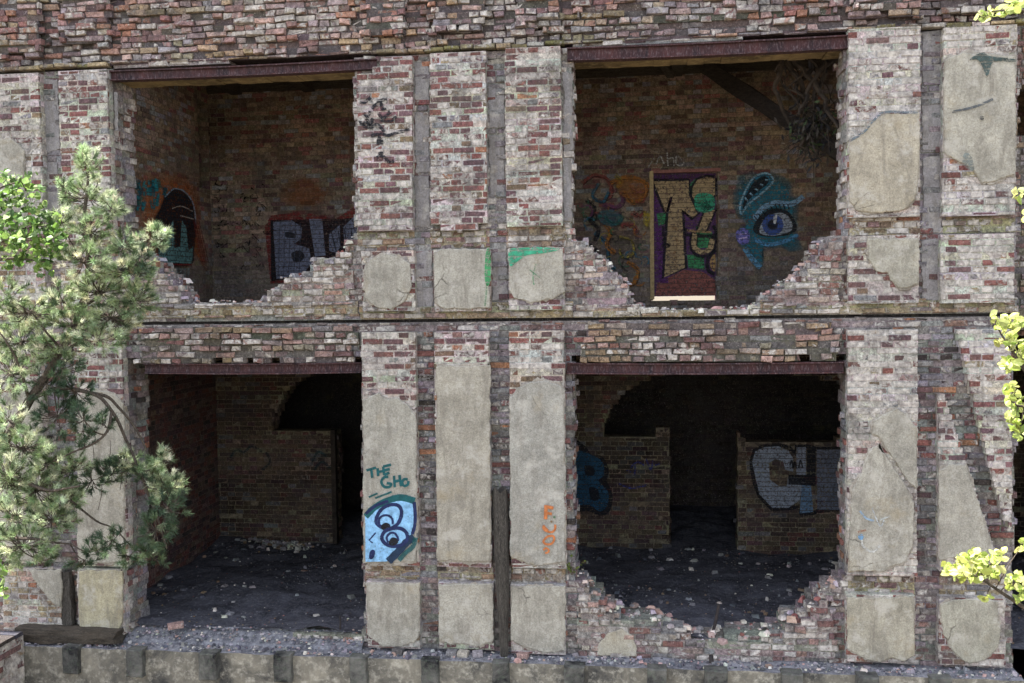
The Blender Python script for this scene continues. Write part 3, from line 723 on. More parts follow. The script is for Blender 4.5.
# orange F:20 running down the next plaster
g = Paint(PY-.036); OR2 = (.50,.17,.06)
T = lambda pts: [(520+a/8.533, 490+b/8.5375) for a, b in pts]
for st, w in (([(222,130),(218,250)], 3.6), ([(215,140),(285,155)], 3.2), ([(220,195),(272,205)], 2.8)): g.line(T(st), w, OR2, smooth=False)
g.dot(*T([(293,232)])[0], 1.3, (.12,.2,.12)).dot(*T([(268,270)])[0], 1.1, (.2,.14,.08))
for st in ([(205,300),(200,325),(225,350),(270,360),(298,335),(300,295)], [(215,415),(240,395),(285,395),(290,430),(265,460),(220,462),(200,440)]): g.line(T(st), 2.2, OR2, closed=(st[0][1] > 400))
g.line(T([(205,310),(240,345)]), 1.6, OR2, smooth=False).line(T([(200,515),(220,495),(245,512),(240,530),(215,540)]), 1.8, OR2)
g.build(PAINT_OUT, B3l, 'orange lettering F:20 running down the plaster')
# black tag high on the first pilaster
g = Paint(PY-.014)
T = lambda pts: [(350+a/6.214, 70+b/6.209) for a, b in pts]
for st in ([(130,170),(90,200),(60,200)], [(135,240),(160,215),(190,205),(200,240),(225,235)], [(165,195),(230,180)], [(60,310),(80,345),(105,310),(120,345),(140,300)], [(175,265),(205,300),(250,260)], [(190,310),(240,320),(290,290)], [(80,350),(130,355),(170,340),(215,385)], [(130,410),(180,395),(240,405),(285,390),(370,370)], [(85,265),(110,290),(125,255)], [(165,440),(205,440)], [(165,455),(205,452)], [(185,395),(180,440)], [(165,545),(205,535),(250,578),(270,560)], [(175,520),(215,510)]): g.line(T(st), 3.3, BK, 1)
g.build(PAINT_WORN, B1u, 'worn black scribbled tag')
# green spray on two panels, blue marks and a dark smear on the right pilasters
g = Paint(PY-.037); GR2 = (.06,.30,.12)
g.fill([(486,252),(490,250),(490.5,280),(487,286),(484.5,276)], GR2, .9); g.line([(487,284),(485,306)], 1.6, GR2, .5); g.build(PAINT_WORN, B2p, 'vertical streak of green spray')
g = Paint(PY-.037); g.fill([(509,250),(520,248),(540,247),(560,249),(545,253),(528,255),(518,261),(510,266)], (.05,.34,.20), .95); g.line([(536,264),(533,276),(534,285)], 1.2, (.12,.3,.16), .7); g.line([(530,270),(540,278)], 1, (.12,.3,.16), .7); g.build(PAINT_WORN, B3p, 'green spray along the panel top')
g = Paint(PY-.037)
g.line([(860,511),(866,518),(874,521)], 2, LBL, .8).line([(862,535),(863,546),(872,552),(880,546)], 2.2, (.55,.55,.53), .8).dot(861, 537, 3.0, (.2,.38,.6), .9).line([(858,532),(866,530)], 1.6, ORA, .6).line([(880,520),(890,516)], 1.8, (.5,.53,.52), .7).line([(872,508),(880,526),(884,520)], 1.4, (.5,.53,.55), .7)
g.build(PAINT_WORN, C1l, 'faint light blue doodle')
g = Paint(PY-.037); SM = (.07,.10,.095)
g.fill([(974,56),(984,52),(990,56),(1014,59),(1014,62),(994,62),(990,70),(987,77),(983,68),(978,60),(970,60)], SM, 1.0); g.line([(952,112),(966,109),(980,105),(993,99)], 2.4, (.10,.11,.12), .9, taper=False); g.dot(982, 118, 2.2, (.07,.07,.07), .8); g.fill([(966,152),(972,158),(974,170),(966,168),(962,160)], (.2,.23,.22), .7)
g.build(PAINT_WORN, C2u, 'dark blot and crack smear')
g = Paint(PY-.037); g.line([(851,140),(864,132),(874,120),(886,112),(918,113)], 2.4, (.13,.16,.18), .9); g.build(PAINT_WORN, C1u, 'dark grey streak along the plaster edge')

# upper left room: side wall ghost, back wall block letters
def side_uv(p, off):                       # on the wall x = XW
    r = ray(*p); t = (XW+.012+off)/r[0]; return (XW+.012+off, r[1]*t-DIST, r[2]*t+EYE)
g = Paint(0, side_uv)
T = lambda pts: [(130+a/4.27, 150+b/4.27) for a, b in pts]
g.fill(T([(20,120),(60,95),(150,90),(230,100),(285,150),(300,230),(290,130),(298,300),(300,200),(300,330),(270,420),(200,470),(130,470),(60,400),(20,300)][:6]+[(300,330),(320,420),(330,520),(290,470),(250,490),(120,480),(40,330)]), ORA, .7, True, .3)
for i in range(44):
    x, y = rng.uniform(18, 160), rng.uniform(120, 225)
    g.line(T([(x, y), (x+rng.uniform(-14, 10), y+rng.uniform(15, 45))]), rng.uniform(1.5, 3.2), rng.choice(((.02,.17,.21), (.03,.24,.28), (.02,.09,.12), (.05,.12,.10))), .95)
g.fill(T([(105,300),(130,250),(150,200),(190,165),(235,180),(270,230),(282,330),(275,420),(262,490),(160,485),(125,440),(120,360)]), BK, 1)
g.line(T([(150,200),(190,165),(235,180),(270,230),(282,320)]), 1.3, (.25,.33,.42), .9)
g.line(T([(180,250),(220,240),(268,262)]), 1, (.5,.42,.36), .9).line(T([(215,280),(272,295)]), 1, (.5,.42,.36), .9)
g.fill(T([(118,480),(125,400),(150,420),(168,330),(185,300),(190,420),(215,410),(222,300),(240,330),(250,430),(270,410),(264,485)]), (.13,.27,.28), .95, False)
g.line(T([(125,488),(265,490)]), 1.6, DRED)
for i in range(6): g.fill(T([(165+i*16,505),(178+i*16,503),(176+i*15,540),(168+i*15,545)]), (.2,.24,.24), .9, False)
g.fill(T([(215,560),(255,555),(262,600),(256,650),(236,625)]), (.10,.12,.13), .9)
for i in range(4): g.line(T([(272+i*7,300),(290+i*9,400),(310+i*8,480)]), 1.3, DRED, .7)
for i in range(5): g.line(T([(190+i*6,560),(200+i*6,600),(225+i*5,645)]), 1.2, DRED, .8)
g.build(PAINT_IN, ulw, 'teal dripping ghost with an orange glow')
g = Paint(YB-.012)
g.fill(T([(575,330),(600,280),(720,265),(745,300),(760,270),(840,285),(870,300),(960,240),(1000,250),(1000,520),(760,560),(600,570)]), DRED, .8, False)
g.fill(T([(600,300),(1000,290),(1000,500),(760,545),(605,560)]), BK, .9, False)
g.fill(T([(610,305),(690,300),(735,330),(730,380),(700,400),(765,420),(775,480),(740,530),(625,550)]), GB, 1, False)
g.fill(T([(665,350),(700,355),(705,375),(665,372)]), BK, 1).fill(T([(690,440),(725,430),(745,450),(730,475),(700,478)]), BK, 1)
g.fill(T([(765,295),(820,295),(835,450),(790,455)]), GB, 1, False).fill(T([(850,360),(895,320),(900,410),(880,440),(850,430)]), GB, 1, False).fill(T([(910,330),(955,285),(1000,270),(1000,460),(920,440)]), GB, 1, False)
for i in range(5): g.line(T([(640+i*22,310),(634+i*22,540)]), .8, (.09,.10,.15), .8, False)
for i in range(5): g.line(T([(860+i*28,350-6*i),(880+i*24,430)]), 1, BK, .9, False)
g.fill(T([(600,300),(608,300),(622,560),(602,560)]), BK, 1, False)
g.fill([(278,200),(290,178),(312,176),(330,190),(322,205),(300,208)], (.30,.10,.03), .5, True, .4)
g.build(PAINT_IN, ubw, 'grey block letters beginning with B, outlined in black and dark red')
g = Paint(YB-.012)
for i in range(46):
    x, y = rng.uniform(212, 268), rng.uniform(180, 270)
    g.line([(x, y), (x+rng.uniform(-3, 3), y+rng.uniform(-4, 4)), (x+rng.uniform(-1, 6), y+rng.uniform(-5, 5)), (x+rng.uniform(2, 8), y+rng.uniform(-3, 3))], 1.1, BK, .8)
g.build(PAINT_WORN, ubw, 'dense small black scribbles')
# upper right room
g = Paint(YB-.012)
T = lambda pts: [(570+a/2.44, 40+b/2.44) for a, b in pts]
PAL = [(.25,.06,.05), (.40,.16,.03), (.05,.16,.09), (.03,.13,.20), (.33,.26,.05), (.16,.05,.12), BK]
for i, st in enumerate([[(30,350),(60,330),(95,345),(100,380),(70,395)], [(100,350),(140,335),(185,350),(180,385),(150,395),(130,370)], [(30,420),(50,440),(80,430),(110,450),(130,430)], [(60,470),(90,500),(95,540),(110,560)], [(120,480),(150,490),(155,520),(130,530),(120,510)], [(80,400),(110,410),(130,395),(125,370)], [(40,390),(60,410),(50,440),(70,460),(60,490)], [(150,420),(170,430),(185,420)], [(140,540),(165,560),(160,590),(140,600)], [(100,560),(115,590),(110,610)], [(70,350),(55,380),(80,395),(95,370)], [(110,330),(125,345),(115,360)], [(150,360),(165,375),(185,365)], [(45,500),(70,520),(60,545)], [(125,455),(150,450),(165,470)], [(85,450),(100,470),(90,500),(110,520)]]):
    c = PAL[i % 7]; g.line(T(st), rng.uniform(2.5, 5), c, .85); g.line(T([(a+3, b+3) for a, b in st]), 1, BK, .7)
for i in range(34):
    x, y = rng.uniform(25, 185), rng.uniform(345, 610); r_ = rng.uniform(6, 20); a0 = rng.uniform(0, 6.3)
    g.line(T([(x+r_*math.cos(a0+k*.9)*(1-.1*k), y+r_*math.sin(a0+k*.9)*(1-.1*k)) for k in range(5)]), rng.uniform(.9, 2.2), rng.choice(PAL+[BK, BK]), .8)
g.fill(T([(115,345),(150,335),(185,345),(185,380),(150,390),(120,375)]), (.36,.14,.03), .6); g.fill(T([(70,420),(110,415),(130,440),(105,455),(75,445)]), (.03,.14,.17), .6)
g.fill(T([(180,420),(195,425),(193,455),(180,450)]), (.42,.32,.04), .7)
g.build(PAINT_WORN, ubw, 'tangle of faded multicoloured swirls')
g = Paint(YB+.1-.008)
T = lambda pts: [(640+a/4.556, 160+b/4.556) for a, b in pts]
g.fill(T([(62,62),(345,58),(345,618),(62,622)]), VIO, 1, False)
g.fill(T([(80,560),(200,500),(290,510),(345,550),(345,616),(70,618)]), (.26,.10,.08), 1, False)
g.fill(T([(65,100),(130,560),(90,560),(70,300)]), (.10,.03,.14), 1, False)
g.fill(T([(75,245),(125,240),(125,290),(85,300)]), GRN, 1, False).fill(T([(225,110),(260,80),(250,160),(215,150)]), GRN, 1, False).fill(T([(255,300),(330,330),(320,400),(260,400)]), GRN, 1, False).fill(T([(215,430),(290,440),(295,500),(220,490)]), GRN, 1, False)
tee = [(62,98),(222,94),(222,160),(262,245),(240,262),(190,225),(205,490),(110,535),(130,240),(150,165),(135,170),(118,240)]
g.line(T(tee), 5.5, BK, 1, False, True); g.fill(T(tee), TAN, 1, False)
ess = [(342,82),(300,76),(262,90),(240,125),(238,165),(260,200),(342,160)]
g.line(T(ess), 4.5, BK, 1, False, True); g.fill(T(ess), TAN, 1, False)
dia = [(300,225),(342,228),(300,322),(262,322)]
g.line(T(dia), 4, BK, 1, False, True); g.fill(T(dia), TAN, 1, False)
g.fill(T([(250,165),(290,150),(335,165),(338,220),(300,240),(255,225)]), (.05,.33,.20), 1)
for i in range(7): g.line(T([(255+rng.uniform(0,60),170+rng.uniform(0,50)),(275+rng.uniform(0,50),180+rng.uniform(0,40)),(265+rng.uniform(0,60),200+rng.uniform(0,30))]), .9, (.02,.12,.08), .9)
g.line(T([(210,310),(215,340),(330,345),(345,320),(330,300)]), 3.4, BK).line(T([(215,322),(325,328)]), 2.6, (.35,.23,.12), smooth=False)
g.line(T([(250,330),(245,400),(280,430),(320,415),(335,370),(330,345)]), 8, BK).line(T([(250,335),(247,395),(282,420),(318,405),(330,360)]), 5, TAN)
g.line(T([(345,410),(310,450),(310,500),(340,520)]), 3.4, BK).fill(T([(342,430),(320,455),(322,490),(342,505)]), (.40,.26,.11), 1)
g.line(T([(120,400),(135,390),(118,380)]), 2, BK).line(T([(105,300),(108,400),(120,400)]), 2.2, BK, smooth=False)
for i in range(10): g.fill(T([(135+rng.uniform(-5,40),300+i*19),(150+rng.uniform(0,40),305+i*19),(145+rng.uniform(0,30),320+i*19)]), (.44,.22,.09), .5, False)
g.build(PAINT_IN, dr, 'big tan letters TS outlined black on purple and green')
g = Paint(YB-.012)
g.fill(T([(440,100),(470,60),(530,50),(620,60),(690,100),(700,160),(740,165),(725,200),(720,330),(735,400),(690,420),(640,400),(560,420),(560,490),(530,500),(480,430),(440,370),(440,320),(480,290),(440,250),(420,180)]), (.02,.14,.20), .9, True, .22)
g.fill(T([(455,245),(460,180),(510,90),(560,60),(600,75),(600,110),(540,160),(490,200),(470,245)]), (.025,.15,.24), 1)
g.fill(T([(468,225),(475,180),(515,105),(560,75),(585,85),(580,110),(530,150),(490,190)]), BK, 1)
g.line(T([(458,245),(460,190),(508,92),(560,60),(598,72),(602,105),(545,160),(495,200),(462,248)]), 1.8, (.26,.40,.50), 1)
for i in range(5): g.line(T([(478+i*23,170-i*20),(492+i*23,188-i*24)]), 1.6, (.25,.42,.55), 1, False)
g.line(T([(520,270),(560,220),(620,195),(690,200),(745,165)]), 5, (.22,.36,.52), .9)
g.fill(T([(515,320),(535,270),(590,225),(650,225),(690,250),(715,310),(680,340),(600,350),(550,345)]), BK, 1)
g.fill(T([(545,330),(560,280),(610,245),(660,245),(690,280),(690,320),(640,340),(590,345)]), (.30,.34,.40), 1)
g.dot(*T([(605,295)])[0], 11, BLU).dot(*T([(605,295)])[0], 5.2, BK).fill(T([(610,255),(625,250),(618,290),(608,285)]), WHT, .95)
for i in range(9): g.line(T([(535+i*18,275-10*min(i, 5)),(520+i*19,255-11*min(i, 5))]), 1.3, BK, 1, False)
g.line(T([(520,360),(580,385),(660,370),(720,340)]), 4, (.10,.28,.50), .8); g.fill(T([(440,325),(470,310),(498,330),(495,375),(460,385),(440,360)]), (.16,.15,.45), 1)
g.line(T([(448,340),(485,335)]), 1.2, (.6,.5,.8), 1).line(T([(450,360),(488,352)]), 1.2, (.6,.5,.8), 1)
g.line(T([(475,400),(510,450),(550,490)]), 5, (.12,.30,.48), .8)
g.build(PAINT_IN, ubw, 'blue and teal painted eye with lashes')
g = Paint(YB-.012); WG = (.42,.41,.39)
g.line([(656,165),(660,156),(664,164)], 1.3, WG).line([(667,152),(668,166)], 1.2, WG, smooth=False).line([(668,159),(673,158),(674,166)], 1.1, WG).line([(682,160),(677,156),(676,163),(681,166),(684,162)], 1.4, WG).line([(648,168),(654,158)], 1, WG, .7, False)
g.build(PAINT_WORN, ubw, 'small pale handwritten tag')
# lower right room
g = Paint(YB-.012)
T = lambda pts: [(740+a/6.209, 420+b/6.209) for a, b in pts]
blob = [(70,260),(90,190),(150,160),(240,155),(310,175),(340,200),(345,165),(415,165),(450,170),(470,180),(640,170),(640,560),(480,565),(460,575),(380,590),(360,540),(300,550),(200,555),(120,470),(85,380)]
g.line(T(blob), 4, BK, 1, False, True)
g.fill(T([(75,260),(95,195),(150,168),(240,163),(300,190),(330,240),(330,320),(280,310),(270,260),(220,240),(180,270),(185,370),(240,410),(290,410),(300,350),(370,360),(385,420),(370,500),(300,545),(200,545),(120,460)]), (.27,.30,.36), 1, False)
g.fill(T([(350,170),(410,170),(410,340),(350,340)]), (.25,.27,.33), 1, False).fill(T([(385,400),(440,400),(455,570),(370,580)]), (.14,.22,.33), 1, False)
g.fill(T([(475,185),(640,180),(640,560),(480,555)]), (.14,.15,.19), 1, False)
g.fill(T([(415,170),(470,175),(470,410),(300,400),(300,340),(415,340)]), BK, 1, False)
g.line(T([(310,280),(322,250),(330,300),(340,260),(350,300)]), 1.5, BK).line(T([(365,300),(375,250),(390,300)]), 1.5, BK)
g.build(PAINT_IN, lbw, 'pale blue block letters CH outlined in black')
g = Paint(YB-.012)
T = lambda pts: [(565+a/2.277, 360+b/2.277) for a, b in pts]
g.fill(T([(15,190),(45,195),(60,215),(85,220),(100,250),(96,275),(108,305),(104,340),(85,355),(55,345),(15,330)]), BK, 1)
g.fill(T([(15,215),(50,212),(85,232),(88,262),(76,275),(98,300),(96,330),(80,345),(55,330),(15,320)]), (.02,.075,.14), 1)
g.fill(T([(45,240),(65,245),(66,262),(48,262)]), BK, 1).fill(T([(55,290),(75,295),(76,318),(60,318)]), BK, 1)
g.build(PAINT_IN, lbw, 'dark blue bubble figure 8')
g = Paint(YB-.012)
for st in ([(150,245),(165,232),(180,240)], [(160,240),(158,262)], [(185,225),(195,250),(200,228)], [(140,250),(150,255)], [(205,240),(215,236)], [(120,280),(150,292),(185,285)]): g.line(T(st), 1.6, (.05,.06,.25), .9)
g.build(PAINT_WORN, lbw, 'small blue scrawl')
g = Paint(YB-.012)
for st in ([(230,458),(236,450),(244,452),(252,446),(262,452)], [(266,452),(270,462),(262,470)], [(312,462),(318,452),(326,456)], [(314,470),(322,462),(330,468)]): g.line(st, 2.2, (.03,.10,.12), .7)
g.build(PAINT_WORN, lbw, 'faint dark teal scrawl')

# ---------------------------------------------------------------- loose timbers and metal
# black post leaning in the recess between two pilasters
p0, p1 = U3(505, 667, -.17), U3(499.5, 489, -.10)
mb = MB(); n = 9; N = 14; rings = []
for i in range(N+1):
    t = i/N; c = p0.lerp(p1, t); r = .046+.055*min(1, t*1.3); ring = []
    for k in range(n):
        a = k*2*math.pi/n; q = 1+.22*noise.noise((k*1.7, t*3, 2))
        top_ = rng.uniform(-.05, .06) if i == N else 0
        ring.append(mb.vert((c.x+math.cos(a)*r*q, c.y+math.sin(a)*r*.7*q, max(c.z+top_, ZP+.002))))
    rings.append(ring)
for i in range(N):
    for k in range(n): mb.face((rings[i][k], rings[i][(k+1) % n], rings[i+1][(k+1) % n], rings[i+1][k]))
mb.face(rings[0][::-1]); cc = mb.vert(p1+Vector((0, 0, -.05)))
for k in range(n): mb.face((rings[-1][k], rings[-1][(k+1) % n], cc))
o = mb.build('wooden_post', TIMBER); rebase(o, (p0.x, p0.y, ZP)); tag(o, 'black weathered timber post with splintered top standing between two plastered pilasters', 'post')
# beam lying on the plinth at the left
def timber(name, a, b, w, h, mat, label, catg='beam', tw=.02):
    a, b = Vector(a), Vector(b); d = (b-a).normalized(); s = d.cross(Vector((0, 0, 1)));
    s = s.normalized() if s.length > .1 else Vector((1, 0, 0)); u = s.cross(d).normalized()
    mb = MB(); N = 16; rings = []
    prof = [(-.5,-.5),(0,-.52),(.5,-.5),(.52,0),(.5,.5),(0,.52),(-.5,.5),(-.52,0)]
    for i in range(N+1):
        t = i/N; c = a.lerp(b, t)
        rings.append([mb.vert(c+s*(w*p[0]*(1+.3*noise.noise((t*5, k*2.1, 1))))+u*(h*p[1]*(1+.3*noise.noise((t*5, k*1.3, 7))))+d*(rng.uniform(-tw, tw)*2 if i in (0, N) else 0)) for k, p in enumerate(prof)])
    for i in range(N):
        for k in range(8): mb.face((rings[i][k], rings[i][(k+1) % 8], rings[i+1][(k+1) % 8], rings[i+1][k]))
    mb.face(rings[0][::-1]); mb.face(rings[-1])
    o = mb.build(name, mat); rebase(o, a); return tag(o, label, catg)
z = ZP+.13
timber('timber_beam', (U(22,640,-.2)[0], -.2, z), (U(120,641,-.2)[0], -.2, z-.01), .22, .17, TIMBERH, 'dark rotten beam lying along the ledge at the bottom left')
xx = U(69, 610, -.06)[0]  # dark upright block put in as the shade of the recess
timber('recess_shade_block', (xx, -.075, ZP+.20), (xx-.02, -.065, U(69, 572, -.06)[1]), .15, .10, TIMBER, 'dark upright block standing in for the shaded recess above the rotten beam', 'post')
# fallen rafter and joist in the upper right room
timber('fallen_rafter', U3(704, 66, 3.9), U3(846, 158, 3.3), .17, .22, CHARRED, 'charred rafter fallen slantwise across the upper right room', 'beam')
timber('broken_joist', U3(655, 50, 3.6), U3(672, 76, 3.95), .12, .12, TIMBERH, 'short broken joist end hanging under the ceiling of the upper right room', 'beam')
# hanging dead roots
RD = .9
rt = empty('dead_vine', U3(806, 50, RD), 'tangle of dead roots hanging from the ceiling beside the fallen rafter', 'dead plant')
mb = MB(); cen = U3(816, 124, RD)
for i in range(18):
    a = U3(rng.uniform(782, 838), rng.uniform(38, 54), RD+rng.uniform(-.15, .15)); b = cen+Vector((rng.gauss(0, .2), rng.gauss(0, .12), rng.gauss(0, .2)))
    pts = []; w = Vector((rng.uniform(-.45, .35), rng.uniform(-.1, .1), 0)); am = rng.uniform(.08, .2)
    for k in range(13):
        t = k/12; pts.append(a.lerp(b, t)+w*math.sin(t*math.pi)*.6+Vector((noise.noise((t*5, i*3.3, 0)), noise.noise((t*5, i*3.3, 5)), noise.noise((t*5, i*3.3, 9))*.5))*am)
    r = rng.choice((.009, .014, .022, .04)); mb.tube(pts, [r*(1-.5*k/12) for k in range(13)], 5)
for i in range(90):
    a = cen+Vector((rng.gauss(0, .1), rng.gauss(0, .1), rng.gauss(0, .12))); d = Vector((rng.gauss(0, .2), rng.gauss(0, .12), rng.gauss(-.12, .2)))
    mb.tube([a, a+d*.5+Vector((0, 0, .03)), a+d], [.006, .005, .002], 4)
mb.build('root_tangle', ROOT, rt)
mb = MB()
for i in range(420):
    a = cen+Vector((rng.gauss(-.02, .15), rng.gauss(0, .12), rng.gauss(-.05, .16))); d = Vector((rng.gauss(0, 1), rng.gauss(0, 1), rng.gauss(-.6, .7))).normalized()
    s = d.cross(Vector((rng.random(), rng.random(), rng.random()))).normalized()*.018
    c = pick((BK,3),((.05,.04,.03),3),((.05,.08,.03),1))+(1,)
    L = rng.uniform(.08, .18); i0 = [mb.vert(a, c), mb.vert(a+d*L*.5+s, c), mb.vert(a+d*L, c), mb.vert(a+d*L*.5-s, c)]; mb.face(i0)
mb.build('withered_leaves', LEAF, rt)
# metal rods
def rod(a, b, r, label):
    mb = MB(); a, b = Vector(a), Vector(b); mb.tube([a, a.lerp(b, .5)+Vector((.006, 0, 0)), b], [r, r, r*.9], 8); o = mb.build('metal_rod', IRON); rebase(o, a); tag(o, label, 'rod', 'rusty iron rods')
rod(U3(711, 640, .2), U3(719, 604, .32), .02, 'thin rusty rod leaning inside the lower right opening above the broken sill')
rod(U3(711, 668, -.2), U3(711, 655, -.13), .03, 'short rusty pipe stub below the sill of the lower right opening')
rod(U3(340, 630, .1), U3(340, 616, .15), .012, 'thin upright rod at the right end of the lower left sill')

# stair wall at the lower left corner
sw = MB(); xs = U(25, 660, -.4)[0]; zt = U(25, 634, -.42)[1]
masonry(sw, [[(-5.2, GROUND-.1), (-.4, GROUND-.1), (-.4, zt), (-5.2, zt)]], left_map(xs), .35, st_lime(.5), .004, .003, (.5,.46,.39), .6)
for i in range(28):
    y = -.45-i*.16; sw.box((xs-.36, y-.15, zt-.002), (xs+.02, y, zt+.05), pick((DRK,3),((.05,.05,.07),3))+(.1,), .008)
o = sw.build('stair_wall', BRICK); rebase(o, (xs-.17, -2.8, GROUND)); tag(o, 'low limewashed brick wall running forward at the bottom left corner', 'wall')

# ---------------------------------------------------------------- loose bricks and rubble
def loose(px, py, y, L, col, rot, label, zz=None, sc=1.0, group=None):
    mb = MB(); brick(mb, lambda u, v, w: (u, v, w), -L/2, L/2, 0, .065*sc, -.055*sc, .055*sc, col+(.35,), .008, .006)
    k = len(mb.v); mb.face((10, 7, 4, 1)) if False else None
    o = mb.build('loose_brick', BRICK); p = U3(px, py, y)
    if zz is not None: p.z = zz
    group = 'loose bricks lying on the sills and ledge'
    o.location = p; o.rotation_euler = (rng.uniform(-.06, .06), rng.uniform(-.08, .08), rot); return tag(o, label, 'brick', group)
zl = U(640, 317, .08)[1]
loose(636, 312, .02, .22, LIM, .2, 'pale brick lying on the upper right sill beside the stepped parapet end')
loose(650, 313, -.02, .2, (.55,.52,.46), -.2, 'pale brick on the upper right sill nearest the painted doorway')
loose(176, 628, -.02, .2, PNK, .5, 'pinkish brick lying on the left end of the lower left sill')
for i, (px, c, lb) in enumerate(((452, GRY, 'grey brick on the ledge under the second plaster panel, left of the pale one'), (463, (.5,.45,.38), 'pale brick on the ledge just left of the black post'), (478, LIL, 'lilac grey brick on the ledge, closest to the foot of the black post'), (523, PNK, 'pink brick on the ledge just right of the black post'), (398, (.12,.11,.11), 'dark sooty brick on the ledge under the first plaster panel'))):
    loose(px, 660, -.2, .13, c, rng.uniform(-.4, .4), lb, ZP+.005)
def chunk(mb, p, s, col):
    ids = []
    q = [(-1,-1,-1),(1,-1,-1),(1,1,-1),(-1,1,-1),(-.7,-.7,1),(.7,-.7,1),(.7,.7,1),(-.7,.7,1)]
    a = rng.uniform(0, 6.28); ca, sa = math.cos(a), math.sin(a); sx, sy, sz = s*rng.uniform(.6, 1.4), s*rng.uniform(.6, 1.2), s*rng.uniform(.3, .8)
    for x, y, z in q:
        x, y, z = x*sx*rng.uniform(.6, 1.2), y*sy*rng.uniform(.6, 1.2), z*sz*rng.uniform(.6, 1.1)
        ids.append(mb.vert((p[0]+x*ca-y*sa, p[1]+x*sa+y*ca, p[2]+z), col))
    for f in ((0,1,5,4),(1,2,6,5),(2,3,7,6),(3,0,4,7),(4,5,6,7),(3,2,1,0)): mb.face([ids[i] for i in f])
mb = MB()
for i in range(7500):
    x, y = rng.uniform(XW+.05, XE-.3), .2+4.1*rng.random()
    if XM0-.1 < x < XM1+.1: continue
    if rng.random() > .25+1.5*max(0, noise.noise((x*.9, y*.9, 71))+.1)+(.5 if y > 3.6 else 0): continue
    big = rng.random() < .07; s = rng.uniform(.015, .05) if big else rng.uniform(.004, .013)
    c = pick((GRY,3),((.10,.10,.12),8),(BRN,1.5),(LIM,.8),(RED,.4)) if not big else pick((GRY,3),(BRN,2),(LIM,1.5),((.10,.10,.12),2))
    chunk(mb, (x, y, floor_h(x, y)-.05+s*.3), s, c+(1,))
for i in range(160):                                     # heap by the back wall of the left room
    x, y = U(285, 540, 4.2)[0]+rng.gauss(0, .3), 4.2-abs(rng.gauss(0, .15)); s = rng.uniform(.015, .05); chunk(mb, (x, y, floor_h(x, y)-.02+rng.uniform(0, .05)), s, pick((GRY,3),(BRN,1),(LIM,1))+(1,))
struct(mb.build('floor_rubble', CHUNK), 'stuff')
mb = MB()
for i in range(1500):
    x = rng.uniform(-8.3, XR); y = -.02-.32*rng.random()**.8; s = rng.uniform(.004, .018) if rng.random() < .92 else rng.uniform(.02, .04)
    chunk(mb, (x, y, ZP+.012+s*.3), s, pick((GRY,3),(LIL,2),((.10,.10,.12),4),(PNK,1),(LIM,1))+(1,))
for i in range(500):
    x = rng.uniform(xs0, xs1); y = rng.uniform(-.1, .14); s = rng.uniform(.004, .02)
    chunk(mb, (x, y, -.18+(y+.10)*.5+.01), s, pick((GRY,3),(LIL,2),((.12,.12,.14),3),(PNK,1),(LIM,1))+(1,))
for hole, lo in ((hole_UL, 236), (hole_UR, 236), (hole_LR, 572)):
    pts = [q for q in hole if q[1] >= lo]
    for i in range(len(pts)-1):
        (ax, az), (bx, bz) = U(*pts[i]), U(*pts[i+1])
        if abs(ax-bx) > 3: continue
        L = math.hypot(ax-bx, az-bz)
        for k in range(int(L*70)):
            t = rng.random(); s_ = rng.uniform(.006, .02) if rng.random() < .75 else rng.uniform(.025, .055)
            chunk(mb, (ax+(bx-ax)*t+rng.gauss(0, .02), rng.uniform(-.06, .45), az+(bz-az)*t+rng.uniform(-.02, .03)), s_, pick((GRY,2),(LIL,2),(PNK,3),(RED,1),(LIM,3))+(1,))
struct(mb.build('ledge_grit', CHUNK), 'stuff')

# ---------------------------------------------------------------- trees
def curve(pts, n=5):
    out = []; m = len(pts)
    for i in range(m-1):
        p0, p1, p2, p3 = pts[max(i-1, 0)], pts[i], pts[i+1], pts[min(i+2, m-1)]
        for k in range(n):
            t = k/n; out.append(.5*((2*p1)+(p2-p0)*t+(2*p0-5*p1+4*p2-p3)*t*t+(3*p1-p0-3*p2+p3)*t**3))
    out.append(pts[-1]); return out
def limb(mb, pts, r0, r1, n=7):
    c = curve(pts); L = len(c)-1
    c = [p+Vector((noise.noise(p*4), noise.noise(p*4+Vector((9, 0, 0))), noise.noise(p*4+Vector((0, 9, 0)))))*.02 for p in c]
    mb.tube(c, [r0+(r1-r0)*i/L for i in range(L+1)], n); return c
PYD = -2.3
pine = empty('pine_tree', (U(-75, 600, PYD)[0], PYD, GROUND), 'pale green pine with long needles and twisting bare boughs at the left edge', 'tree')
tr = MB(); skel = []
def Q(px, py, d=0.0): return U3(px, py, PYD+d)
base = Vector((U(-75, 600, PYD)[0], PYD, GROUND))
skel += limb(tr, [base, Q(-60, 640), Q(-40, 560), Q(-10, 470), Q(30, 400), Q(62, 350), Q(80, 310), Q(88, 270), Q(85, 225), Q(87, 180), Q(89, 150)], .075, .008)
skel += limb(tr, [Q(30, 400), Q(60, 388, -.1), Q(92, 394, -.15), Q(112, 412, -.1), Q(126, 440), Q(142, 478), Q(158, 520, .1), Q(166, 548, .1)], .025, .009)
skel += limb(tr, [Q(112, 412, -.1), Q(106, 432, -.2), Q(92, 444, -.25), Q(72, 452, -.3), Q(40, 470, -.3)], .016, .007)
skel += limb(tr, [Q(92, 394, -.15), Q(112, 400), Q(132, 425, .1), Q(150, 460, .2), Q(160, 500, .3)], .02, .006)
skel += limb(tr, [Q(-10, 470), Q(20, 480, -.3), Q(50, 490, -.4), Q(80, 486, -.4)], .03, .008)
skel += limb(tr, [Q(-40, 560), Q(-5, 540, -.2), Q(30, 540, -.3), Q(70, 545, -.3)], .03, .008)
